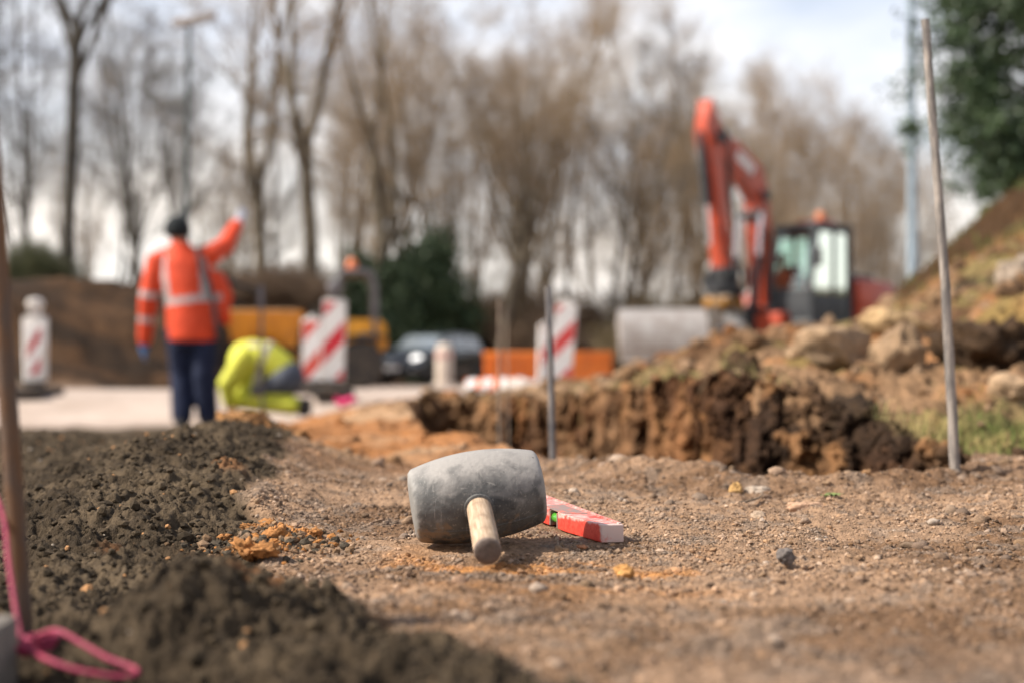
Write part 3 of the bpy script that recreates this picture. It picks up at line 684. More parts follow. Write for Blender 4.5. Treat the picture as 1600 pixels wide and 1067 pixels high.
# single stones one can point at on the trodden ground
gm = M['grain']
rock('stone', 'pinkish stone on the trodden earth near the trench lip', 'stone', 1258, 798, 1.74, .0125, (.46, .29, .19), 220, m=gm, sq=(1.5, .8), flat=.6)
rock('stone', 'yellow ochre stone at the trench lip', 'stone', 1149, 773, 1.9, .011, (.40, .24, .095), 221, m=gm, flat=.9)
rock('stone', 'flat whitish stone next to the ochre stone', 'stone', 1182, 772, 1.9, .013, (.36, .29, .23), 222, m=gm, flat=.5, sq=(1.4, .8))
rock('stone', 'pale stone behind the red spirit level', 'stone', 892, 772, 1.88, .009, (.44, .34, .26), 223, m=gm, flat=.6)
rock('stone', 'dark grey stone casting a shadow right of the level', 'stone', 1228, 879, 1.30, .0085, (.14, .12, .11), 224, m=gm, flat=.9, sink=.2)
rock('stone', 'orange pebble in front of the red level', 'stone', 975, 896, 1.245, .0085, (.48, .25, .09), 225, m=gm, flat=.7)
rock('stone', 'pinkish stone at the foot of the grey stake', 'stone', 1447, 736, 2.12, .014, (.45, .30, .23), 226, m=gm, flat=.9)
rock('stone', 'dark clod left of the mallet head', 'clod', 521, 818, 1.67, .007, (.13, .11, .09), 227, m=gm)
rock('stone', 'dark clod sitting on the trench lip behind the level', 'clod', 935, 733, 2.35, .015, (.16, .12, .09), 228, m=gm)
rock('stone', 'whitish pebble in front of the spirit level end', 'stone', 1050, 800, 1.72, .007, (.5, .42, .36), 229, m=gm)
rock('stone', 'tan stone among crumbs below the ochre stone', 'stone', 1185, 812, 1.67, .011, (.34, .25, .18), 230, m=gm, flat=.6)
rock('stone', 'brown stone under the end of the red level', 'stone', 910, 856, 1.42, .0045, (.36, .17, .09), 231, m=gm)
for k_, (a_, b_, r_, lab) in enumerate([(390, 830, .009, 'small rusty clod at the top left of the orange clods'), (408, 838, .010, 'rusty clod left of the widest orange clod'), (432, 846, .015, 'widest orange clod at the centre of the clods'), (455, 836, .008, 'brown clod behind the widest orange clod'), (476, 836, .008, 'brownish clod near the right end of the orange clods'), (494, 838, .0085, 'bright orange clod at the right end of the clods'), (384, 866, .0125, 'pale orange clod in front, left end of the clods'), (412, 868, .011, 'pinkish tan clod in front of the widest orange clod'), (436, 858, .006, 'deep orange crumb under the widest clod'), (425, 828, .009, 'rusty clod at the back of the orange clods'), (350, 842, .006, 'small rusty crumb left of the orange clods')]):
    Yk = .17 * FPX / (b_ + 6 - 592) + .0
    rock('orange_clod', lab, 'clod', a_, b_, Yk, r_, ((.36, .165, .06) if 'rusty' in lab or 'orange' in lab else (.36, .24, .15)), 240 + k_, m=gm, rg=.6, flat=.8, group='orange clods between dark soil and trodden earth', sink=.25, sq=(1.15, .9))
for k_, (a_, b_, Yk, r_, lab) in enumerate([(355, 668, 3.5, .035, 'orange clod at the top of the sandy clump behind the dark soil'), (385, 680, 3.35, .045, 'broad orange clod in the sandy clump behind the dark soil'), (418, 700, 3.1, .04, 'orange clod above the dark hollow'), (452, 712, 2.95, .04, 'orange clod overhanging the dark hollow on its right'), (395, 715, 2.95, .03, 'pale clod left of the dark hollow'), (470, 730, 2.8, .022, 'small rusty clod right of the dark hollow')]):
    rock('orange_clod', lab, 'clod', a_, b_, Yk, r_, (.40, .21, .09), 260 + k_, m=M['bank_soil'], rg=.6, flat=.7, group='sandy clods round the hollow', sink=.25, sq=(1.2, .8))

# twig and weed on the trodden ground
m_ = MB(); ps = [at(1142, 796, 1.76), at(1165, 794, 1.765), at(1185, 786, 1.78), at(1193, 781, 1.79)]
m_.tube([(p.x, p.y, G1(p.x, p.y) + .004 + i * .0012) for i, p in enumerate(ps)], [.0009, .0014, .0013, .0007], 7)
tag(m_.build('twig', mat('dry twig', (.16, .12, .085), .9, var=.3, vscale=200)), 'thin bent dry twig lying near the trench lip', 'twig')
def weed(px, py, Y, label, n, s):
    p = at(px, py, Y); t = thing('weed', label, 'weed', (p.x, p.y, G1(p.x, p.y)))
    for i in range(n):
        a = i * 2.4 + .3; l = MB(); d = Vector((math.cos(a), math.sin(a), 0)); sd = Vector((-d.y, d.x, 0)); w = s * .22
        pts = [(0, 0), (.3, .5), (.65, .62), (1, .45)]; vs = []
        for q, (u_, z_) in enumerate(pts):
            ww = w * (.3, 1, .9, .08)[q]; c_ = d * s * u_ + Vector((0, 0, s * z_ * .8)); vs += [c_ - sd * ww, c_ + sd * ww]
        l.add(vs, [(0, 1, 3, 2), (2, 3, 5, 4), (4, 5, 7, 6)])
        l.build('leaf', WL, t, 80)
WL = mat('weed leaf', (.10, .15, .035), .6, col2=(.2, .24, .07), vscale=120)
weed(1302, 785, 1.80, 'small green weed on the trench lip behind the pinkish stone', 8, .014)
weed(1290, 792, 1.77, 'tiny green sprout left of the small weed', 5, .008)

# ------------------------------------------------------------------ mallet
def mallet():
    p = Vector((-.0355, 1.44, 0)); z = G1(p.x, p.y)
    t = thing('rubber_mallet', 'grey rubber mallet with wooden handle lying on trodden earth', 'mallet', (p.x, p.y, z))
    yaw, roll = R(7.0), R(8.6)
    Lh = .134
    prof = [(.0, -.067)]
    N = 22
    for i in range(N + 1):
        s = i / N; x_ = -.5 + s; rr = .0372 + .0086 * (1 - (2 * x_) ** 2)
        prof.append((rr, x_ * (Lh - .012)))
    prof = [(.001, -.067), (.025, -.0668), (.0330, -.0655), (.0360, -.0632)] + prof[1:] + [(.0360, .0632), (.0330, .0655), (.025, .0668), (.001, .067)]
    Mx = Matrix.Translation((0, 0, .0505)) @ Matrix.Rotation(yaw, 4, 'Z') @ Matrix.Rotation(-roll, 4, 'Y') @ Matrix.Rotation(R(90), 4, 'Y')
    h = MB(); h.lathe(prof, 64, Mx)
    rub = bpy.data.materials.new('worn grey rubber'); rub.use_nodes = True; n = rub.node_tree; b = n.nodes['Principled BSDF']
    tc = n.nodes.new('ShaderNodeTexCoord')
    def noise(sc, det, stretch=None, dist=0.0):
        q = n.nodes.new('ShaderNodeTexNoise'); q.inputs['Scale'].default_value = sc; q.inputs['Detail'].default_value = det; q.inputs['Distortion'].default_value = dist; s_ = tc.outputs['Object']
        if stretch:
            mp = n.nodes.new('ShaderNodeMapping'); mp.inputs['Scale'].default_value = stretch[:3]; mp.inputs['Rotation'].default_value = stretch[3:]; n.links.new(s_, mp.inputs[0]); s_ = mp.outputs[0]
        n.links.new(s_, q.inputs['Vector']); return q
    def ramp(src, a, b_, ca, cb):
        r_ = n.nodes.new('ShaderNodeValToRGB'); r_.color_ramp.elements[0].position = a; r_.color_ramp.elements[1].position = b_
        r_.color_ramp.elements[0].color = (*ca, 1); r_.color_ramp.elements[1].color = (*cb, 1); n.links.new(src, r_.inputs[0]); return r_.outputs[0]
    def mixn(A, B, f, mode='MIX'):
        m2 = n.nodes.new('ShaderNodeMix'); m2.data_type = 'RGBA'; m2.blend_type = mode; n.links.new(f, m2.inputs['Factor']); n.links.new(A, m2.inputs['A'])
        if isinstance(B, tuple): m2.inputs['B'].default_value = (*B, 1)
        else: n.links.new(B, m2.inputs['B'])
        return m2.outputs['Result']
    base = ramp(noise(34, 8).outputs[0], .36, .66, (.032, .033, .034), (.105, .102, .097))
    # patchy dust on the upper side, with reflected sky put into the colour
    sx = n.nodes.new('ShaderNodeSeparateXYZ'); n.links.new(tc.outputs['Object'], sx.inputs[0])
    mr = n.nodes.new('ShaderNodeMapRange'); mr.inputs['From Min'].default_value = .040; mr.inputs['From Max'].default_value = .088; mr.inputs['To Min'].default_value = -.12; mr.inputs['To Max'].default_value = .42; n.links.new(sx.outputs['Z'], mr.inputs[0])
    ad = n.nodes.new('ShaderNodeMath'); ad.operation = 'ADD'; n.links.new(noise(45, 9, None, .6).outputs[0], ad.inputs[0]); n.links.new(mr.outputs[0], ad.inputs[1])
    d_ = ramp(ad.outputs[0], .50, .86, (0, 0, 0), (.8, .8, .8))
    cc = mixn(base, (.33, .305, .28), d_)
    sp_ = ramp(noise(420, 6).outputs[0], .60, .72, (0, 0, 0), (.5, .5, .5)); cc = mixn(cc, (.30, .27, .235), sp_)
    nk = ramp(noise(95, 3, None, 1.2).outputs[0], .70, .74, (0, 0, 0), (.8, .8, .8)); cc = mixn(cc, (.022, .02, .018), nk)
    for st in ((900, 60, 60, .3, .5, .2), (70, 900, 80, .1, .2, 1.0)):
        s1 = noise(1.0, 3, st, .3); f_ = ramp(s1.outputs[0], .655, .70, (0, 0, 0), (.45, .45, .45)); cc = mixn(cc, (.36, .34, .31), f_)
    ab = n.nodes.new('ShaderNodeMath'); ab.operation = 'ABSOLUTE'
    # rubbed pale rims at both striking faces
    vm = n.nodes.new('ShaderNodeVectorMath'); vm.operation = 'DOT_PRODUCT'; ax = (Mx.to_3x3() @ Vector((0, 0, 1))); vm.inputs[1].default_value = ax; n.links.new(tc.outputs['Object'], vm.inputs[0])
    sb = n.nodes.new('ShaderNodeMath'); sb.operation = 'SUBTRACT'; n.links.new(vm.outputs['Value'], sb.inputs[0]); sb.inputs[1].default_value = ax.dot(Vector((0, 0, .0505))); n.links.new(sb.outputs[0], ab.inputs[0])
    m3 = n.nodes.new('ShaderNodeMath'); m3.operation = 'MULTIPLY_ADD'; n.links.new(noise(160, 5).outputs[0], m3.inputs[0]); m3.inputs[1].default_value = .012; n.links.new(ab.outputs[0], m3.inputs[2])
    rim = ramp(m3.outputs[0], .0655, .0700, (0, 0, 0), (.6, .6, .6)); cc = mixn(cc, (.30, .285, .265), rim)
    # earth stuck to the lower side
    ml = n.nodes.new('ShaderNodeMapRange'); ml.inputs['From Min'].default_value = .004; ml.inputs['From Max'].default_value = .040; ml.inputs['To Min'].default_value = .24; ml.inputs['To Max'].default_value = -.10; n.links.new(sx.outputs['Z'], ml.inputs[0])
    a9 = n.nodes.new('ShaderNodeMath'); n.links.new(noise(85, 9, None, .4).outputs[0], a9.inputs[0]); n.links.new(ml.outputs[0], a9.inputs[1])
    cc = mixn(cc, (.20, .135, .085), ramp(a9.outputs[0], .60, .72, (0, 0, 0), (.75, .75, .75)))
    n.links.new(cc, b.inputs['Base Color']); b.inputs['Roughness'].default_value = .62; b.inputs['Specular IOR Level'].default_value = .45
    bp = n.nodes.new('ShaderNodeBump'); bp.inputs['Strength'].default_value = .5; bp.inputs['Distance'].default_value = .0015; n.links.new(noise(190, 8).outputs[0], bp.inputs['Height']); n.links.new(bp.outputs[0], b.inputs['Normal'])
    h.build('head', rub, t, 40)
    sm = MB()           # moulding seam along the barrel
    for sg in (-1,):
        sm.tube([Mx @ Vector((sg * -(.0373 + .0086 * (1 - (2 * q) ** 2)) * math.cos(.9), (.0373 + .0086 * (1 - (2 * q) ** 2)) * math.sin(.9) * -1, q * .122)) for q in [k / 20 - .5 for k in range(21)]], .0006, 6)
    sm.build('moulding_seam', rub, t)
    # rubber collar round the handle hole
    hub = Vector((0, 0, .0505))
    end = Vector((.0140, -.172, .0155 + G1(p.x + .014, p.y - .172) - z)); dr = (end - hub).normalized()
    rg = MB(); s0 = hub + dr * .0428
    rg.lathe([(.0128, .0), (.0150, .0), (.0156, .002), (.0150, .0040), (.0132, .0046)], 32, Matrix.Translation(s0) @ dr.to_track_quat('Z', 'Y').to_matrix().to_4x4())
    rg.build('collar', rub, t)
    wd_ = bpy.data.materials.new('ash handle'); wd_.use_nodes = True; w = wd_.node_tree; bb = w.nodes['Principled BSDF']
    tcw = w.nodes.new('ShaderNodeTexCoord'); mp = w.nodes.new('ShaderNodeMapping'); mp.inputs['Scale'].default_value = (1, 1, .09); w.links.new(tcw.outputs['Object'], mp.inputs[0])
    nw = w.nodes.new('ShaderNodeTexNoise'); nw.inputs['Scale'].default_value = 420; nw.inputs['Detail'].default_value = 6; w.links.new(mp.outputs[0], nw.inputs['Vector'])
    rw = w.nodes.new('ShaderNodeValToRGB'); rw.color_ramp.elements[0].position = .3; rw.color_ramp.elements[1].position = .68; rw.color_ramp.elements[0].color = (.27, .18, .11, 1); rw.color_ramp.elements[1].color = (.50, .375, .265, 1); w.links.new(nw.outputs[0], rw.inputs[0])
    # end of the handle darker: shade of its down-turned face put into colour
    sz_ = w.nodes.new('ShaderNodeSeparateXYZ'); w.links.new(tcw.outputs['Object'], sz_.inputs[0])
    ln = (end - hub).length
    mw = w.nodes.new('ShaderNodeMapRange'); mw.inputs['From Min'].default_value = ln - .0075; mw.inputs['From Max'].default_value = ln - .0015; w.links.new(sz_.outputs['Z'], mw.inputs[0])
    n3_ = w.nodes.new('ShaderNodeTexNoise'); n3_.inputs['Scale'].default_value = 130; n3_.inputs['Detail'].default_value = 6; w.links.new(tcw.outputs['Object'], n3_.inputs['Vector'])
    dr_ = w.nodes.new('ShaderNodeValToRGB'); dr_.color_ramp.elements[0].position = .3; dr_.color_ramp.elements[1].position = .7; dr_.color_ramp.elements[0].color = (.075, .055, .045, 1); dr_.color_ramp.elements[1].color = (.16, .12, .10, 1); w.links.new(n3_.outputs[0], dr_.inputs[0])
    mm = w.nodes.new('ShaderNodeMix'); mm.data_type = 'RGBA'; w.links.new(mw.outputs[0], mm.inputs['Factor']); w.links.new(rw.outputs[0], mm.inputs['A']); w.links.new(dr_.outputs[0], mm.inputs['B'])
    gm_ = w.nodes.new('ShaderNodeTexNoise'); gm_.inputs['Scale'].default_value = 55; gm_.inputs['Detail'].default_value = 8; w.links.new(tcw.outputs['Object'], gm_.inputs['Vector'])
    gr_ = w.nodes.new('ShaderNodeMapRange'); gr_.inputs['From Min'].default_value = .52; gr_.inputs['From Max'].default_value = .70; gr_.inputs['To Max'].default_value = .55; w.links.new(gm_.outputs[0], gr_.inputs[0])
    g2_ = w.nodes.new('ShaderNodeMix'); g2_.data_type = 'RGBA'; w.links.new(gr_.outputs[0], g2_.inputs['Factor']); w.links.new(mm.outputs['Result'], g2_.inputs['A']); g2_.inputs['B'].default_value = (.20, .14, .095, 1)
    bw = w.nodes.new('ShaderNodeBump'); bw.inputs['Strength'].default_value = .4; bw.inputs['Distance'].default_value = .0006; w.links.new(nw.outputs[0], bw.inputs['Height']); w.links.new(bw.outputs[0], bb.inputs['Normal'])
    w.links.new(g2_.outputs['Result'], bb.inputs['Base Color']); bb.inputs['Roughness'].default_value = .65; bb.inputs['Specular IOR Level'].default_value = .3
    hd = MB(); r0 = .0124
    hd.lathe([(r0 * .98, .0), (r0, .05), (r0 * 1.0, .11), (r0 * 1.01, ln - .006), (r0 * .995, ln - .003), (r0 * .96, ln - .0012), (r0 * .88, ln - .0002), (r0 * .5, ln + .0003), (.0005, ln + .0004)], 40)
    o = hd.build('handle', wd_, t, 60); o.location = hub; o.rotation_euler = dr.to_track_quat('Z', 'Y').to_euler()
mallet()

# ------------------------------------------------------------------ spirit level
def level():
    C = Vector((.115, 1.466, 0)); e = Vector((-.34, .94, 0)); n = Vector((-.94, -.34, 0))
    z0 = G1(C.x, C.y); z1 = G1(C.x + e.x * .2, C.y + e.y * .2)
    t = thing('spirit_level', 'small red spirit level, scuffed and dusty, lying beside the mallet', 'spirit level', (C.x, C.y, z0 + .001))
    up = Vector((0, 0, 1)); tilt = Vector((0, 0, (z1 - z0) / .2))
    H = .0185
    red = bpy.data.materials.new('scuffed red paint'); red.use_nodes = True; w = red.node_tree; b = w.nodes['Principled BSDF']
    tc = w.nodes.new('ShaderNodeTexCoord')
    def nz(sc, det, st=None):
        q = w.nodes.new('ShaderNodeTexNoise'); q.inputs['Scale'].default_value = sc; q.inputs['Detail'].default_value = det; q.inputs['Roughness'].default_value = .68; s_ = tc.outputs['Object']
        if st:
            mp = w.nodes.new('ShaderNodeMapping'); mp.inputs['Scale'].default_value = st; w.links.new(s_, mp.inputs[0]); s_ = mp.outputs[0]
        w.links.new(s_, q.inputs['Vector']); return q.outputs[0]
    def rp(s_, a, c_, x0, x1):
        r_ = w.nodes.new('ShaderNodeValToRGB'); r_.color_ramp.elements[0].position = a; r_.color_ramp.elements[1].position = c_; r_.color_ramp.elements[0].color = (*x0, 1); r_.color_ramp.elements[1].color = (*x1, 1); w.links.new(s_, r_.inputs[0]); return r_.outputs[0]
    sp = w.nodes.new('ShaderNodeSeparateXYZ'); w.links.new(tc.outputs['Object'], sp.inputs[0])
    top = w.nodes.new('ShaderNodeMapRange'); top.inputs['From Min'].default_value = .0155; top.inputs['From Max'].default_value = .0195; top.inputs['To Min'].default_value = -.17; top.inputs['To Max'].default_value = .10; w.links.new(sp.outputs['Z'], top.inputs[0])
    # the near end, paler than the rest
    tip = w.nodes.new('ShaderNodeVectorMath'); tip.operation = 'DOT_PRODUCT'; tip.inputs[1].default_value = e; w.links.new(tc.outputs['Object'], tip.inputs[0])
    tm = w.nodes.new('ShaderNodeMapRange'); tm.inputs['From Min'].default_value = -.002; tm.inputs['From Max'].default_value = .010; tm.inputs['To Min'].default_value = .62; tm.inputs['To Max'].default_value = 0; w.links.new(tip.outputs['Value'], tm.inputs[0])
    a1 = w.nodes.new('ShaderNodeMath'); w.links.new(nz(75, 9), a1.inputs[0]); w.links.new(top.outputs[0], a1.inputs[1])
    a2 = w.nodes.new('ShaderNodeMath'); w.links.new(a1.outputs[0], a2.inputs[0]); w.links.new(tm.outputs[0], a2.inputs[1])
    f = rp(a2.outputs[0], .48, .70, (0, 0, 0), (.86, .86, .86))
    base = rp(nz(220, 5), .35, .7, (.50, .028, .016), (.66, .075, .045))
    mx = w.nodes.new('ShaderNodeMix'); mx.data_type = 'RGBA'; w.links.new(f, mx.inputs['Factor']); w.links.new(base, mx.inputs['A']); mx.inputs['B'].default_value = (.56, .47, .42, 1)
    w.links.new(mx.outputs['Result'], b.inputs['Base Color']); b.inputs['Roughness'].default_value = .5
    bp = w.nodes.new('ShaderNodeBump'); bp.inputs['Strength'].default_value = .25; bp.inputs['Distance'].default_value = .0006; w.links.new(nz(300, 5), bp.inputs['Height']); w.links.new(bp.outputs[0], b.inputs['Normal'])
    def P(a, c_, z): return e * a + n * c_ + up * z + tilt * a
    # outline from above: straight back edge, boat shaped front with a notch for the vial
    out = [(0, 0), (.232, 0), (.230, .0225), (.150, .0345), (.1235, .0345), (.1225, .0215), (.0985, .0215), (.0975, .0345), (.074, .0345), (.003, .0235)]
    bm = bmesh.new()
    lo_ = [bm.verts.new(P(a, c_, 0)) for a, c_ in out]; hi_ = [bm.verts.new(P(a, c_, H)) for a, c_ in out]
    bm.faces.new(lo_); bm.faces.new(list(reversed(hi_)))
    for i in range(len(out)): bm.faces.new((lo_[i], hi_[i], hi_[(i + 1) % len(out)], lo_[(i + 1) % len(out)]))
    bmesh.ops.recalc_face_normals(bm, faces=bm.faces)
    bmesh.ops.bevel(bm, geom=list(bm.edges), offset=.0013, segments=3, affect='EDGES', profile=.6)
    m = MB(); m.bm(bm)
    # raised rails along the top face
    m.build('body', red, t, 40)
    rl = MB()
    def slab(a0, a1, c0, c1, z0_, z1_):
        rl.add([P(a0, c0, z0_), P(a1, c0, z0_), P(a1, c1, z0_), P(a0, c1, z0_), P(a0, c0, z1_), P(a1, c0, z1_), P(a1, c1, z1_), P(a0, c1, z1_)], [(0, 3, 2, 1), (4, 5, 6, 7), (0, 1, 5, 4), (1, 2, 6, 5), (2, 3, 7, 6), (3, 0, 4, 7)])
    slab(.004, .226, .0010, .0042, H - .0004, H + .0012)
    rl.build('rail', red, t)
    hl = MB(); blk = mat('vial holder', (.045, .042, .04), .5, col2=(.25, .22, .19), vscale=160)
    for a0, a1 in ((.0987, .1012), (.1198, .1223)):
        hl.add([P(a0, .020, .001), P(a1, .020, .001), P(a1, .0342, .001), P(a0, .0342, .001), P(a0, .020, H - .0005), P(a1, .020, H - .0005), P(a1, .0342, H - .002), P(a0, .0342, H - .002)], [(0, 3, 2, 1), (4, 5, 6, 7), (0, 1, 5, 4), (1, 2, 6, 5), (2, 3, 7, 6), (3, 0, 4, 7)])
    hl.add([P(.075, .008, H + .0006), P(.150, .008, H + .0006), P(.140, .0335, H + .0006), P(.085, .0335, H + .0006), P(.075, .008, H - .0004), P(.150, .008, H - .0004), P(.140, .0335, H - .0004), P(.085, .0335, H - .0004)], [(0, 1, 2, 3), (4, 7, 6, 5), (0, 4, 5, 1), (1, 5, 6, 2), (2, 6, 7, 3), (3, 7, 4, 0)])
    ho = hl.build('vial_holder', mat('scuffed plate', (.24, .17, .15), .55, col2=(.52, .14, .10), vscale=110, lo=.5, hi=.6), t)
    v = MB(); v.limb([P(.1018, .0275, .0092), P(.1195, .0275, .0092)], [.0056, .0056], 20)
    gr = mat('green vial', (.07, .28, .03), .12, spec=.6, var=.15, vscale=90)
    v.build('vial', gr, ho)
level()

# ------------------------------------------------------------------ stakes and line
def rod(name, label, cat, pts, r, m, n=14, group=None, wob=.0):
    P0 = []
    for i in range(len(pts) - 1):
        a, b = Vector(pts[i]), Vector(pts[i + 1])
        for k in range(10):
            P0.append(a.lerp(b, k / 10) + Vector((random.uniform(-wob, wob), random.uniform(-wob, wob), 0)))
    P0.append(Vector(pts[-1]))
    o = MB().tube(P0, r if not isinstance(r, tuple) else [r[0] + (r[1] - r[0]) * i / (len(P0) - 1) for i in range(len(P0))], n).build(name, m, None, 50)
    return tag(o, label, cat, group)
wst = mat('weathered stake', (.13, .115, .105), .75, col2=(.34, .29, .25), vscale=18, stretch=(5, 5, .8), bump=.5, bscale=160, dist=.002)
b_ = at(1495, 738, 2.10); b_.z = G1(b_.x, b_.y) - .05; tp = at(1445.5, 31, 2.12)
rod('stake', 'tall grey weathered stake leaning beside the trench corner', 'stake', [b_, b_.lerp(tp, .45) + Vector((.004, 0, 0)), tp], (.0078, .0060), wst, 16, wob=.0006)
rst = mat('rusty bar', (.085, .07, .062), .8, col2=(.15, .07, .03), vscale=22, stretch=(2, 2, .5), bump=.4, bscale=200, dist=.002, metal=.2)
b_ = at(46, 1000, .93); b_.z = G1(b_.x, b_.y) - .04; tp = at(-4, 380, .93); tp = tp + (tp - b_) * .35
rod('steel_bar', 'rusty steel bar close up with a pink line tied round its foot', 'bar', [b_, tp], .0062, rst, 16)
thn = mat('thin dark bar', (.10, .095, .10), .6, col2=(.2, .18, .17), vscale=20, metal=.3)
b_ = at(872, 716, 2.72); b_.z = G1(b_.x, b_.y) - .08; tp = at(857, 448, 2.75)
rod('steel_bar', 'thin grey bar standing upright at the trench edge behind the mallet', 'bar', [b_, tp], .0065, thn)
tan_ = mat('thin tan bar', (.24, .18, .14), .8, col2=(.34, .27, .2), vscale=20)
b_ = at(781, 690, 4.3); b_.z = G1(b_.x, b_.y) - .08; tp = at(780, 468, 4.3)
rod('thin_stake', 'thin brown stake in the trench left of the grey bar', 'stake', [b_, tp], .0036, tan_)
b_ = at(797, 690, 5.0); b_.z = G1(b_.x, b_.y) - .08; tp = at(792, 480, 5.0)
rod('thin_stake', 'very thin pale stake right behind the thin brown stake', 'stake', [b_, tp], .0026, tan_)
pk = mat('pink line', (.34, .035, .075), .6, col2=(.25, .02, .06), vscale=300, bump=.5, bscale=900, dist=.001)
def line():
    m = MB()
    def smooth(pts, k=8):
        P_ = [Vector(p) for p in pts]; o = []
        for i in range(len(P_) - 1):
            p0 = P_[max(i - 1, 0)]; p1 = P_[i]; p2 = P_[i + 1]; p3 = P_[min(i + 2, len(P_) - 1)]
            for j in range(k):
                t_ = j / k; o.append(.5 * ((2 * p1) + (p2 - p0) * t_ + (2 * p0 - 5 * p1 + 4 * p2 - p3) * t_ ** 2 + (3 * p1 - p0 - 3 * p2 + p3) * t_ ** 3))
        return o + [P_[-1]]
    m.tube(smooth([at(-40, 690, .98), at(3, 800, .93), at(14, 880, .90), at(26, 960, .875), at(36, 1010, .86)]), [.0011] * 4 + [.0016] * 29, 8)
    kn = at(40, 1014, .86)
    m.tube(smooth([kn, at(62, 992, .86), at(90, 985, .85), at(125, 1003, .84), at(165, 1026, .83), at(208, 1043, .82), at(212, 1052, .815), at(180, 1056, .81), at(120, 1046, .81), at(75, 1030, .82), kn, at(0, 1013, .84), at(-60, 1018, .83)]), .0016, 10)
    m.ball(kn, (.006, .005, .005), 12)
    for k in range(3): m.tube(smooth([kn + Vector((.010 * math.cos(a), .010 * math.sin(a) + .03, .003 * k - .004)) for a in [i * .7 for i in range(10)]], 4), .0016, 6)
    tag(m.build('builders_line', pk), 'loose pink builders line looped at the foot of the rusty bar', 'line')
line()
def block():
    t = MB(); p = at(5, 1010, .80); z = G1(p.x, p.y)
    t.box((-.335, .80, .004), (.085, .12, .05), (0, 0, R(4)), .006)
    tag(t.build('concrete_block', mat('pale concrete', (.17, .145, .12), .9, var=.18, vscale=40, bump=.4, bscale=300, dist=.002)), 'pale concrete block behind the pink line at the rusty bar', 'block')
block()

# ------------------------------------------------------------------ trees
def seg_mesh(S, n):
    S = np.asarray(S, float); P0 = S[:, 0:3]; P1 = S[:, 3:6]; r0 = S[:, 6]; r1 = S[:, 7]
    t = P1 - P0; t /= np.linalg.norm(t, axis=1)[:, None] + 1e-9
    a = np.where(np.abs(t[:, 2:3]) < .9, np.array([[0, 0, 1.]]), np.array([[1., 0, 0]]))
    u = a - t * (a * t).sum(1)[:, None]; u /= np.linalg.norm(u, axis=1)[:, None]; w = np.cross(t, u)
    an = 2 * math.pi * np.arange(n) / n
    ring = np.cos(an)[None, :, None] * u[:, None] + np.sin(an)[None, :, None] * w[:, None]
    V = np.concatenate([P0[:, None] + ring * r0[:, None, None], P1[:, None] + ring * r1[:, None, None]], 1).reshape(-1, 3)
    k = np.arange(n); q = np.stack([k, (k + 1) % n, n + (k + 1) % n, n + k], -1)
    F = (q[None] + (np.arange(len(S)) * 2 * n)[:, None, None]).reshape(-1, 4)
    return V, F
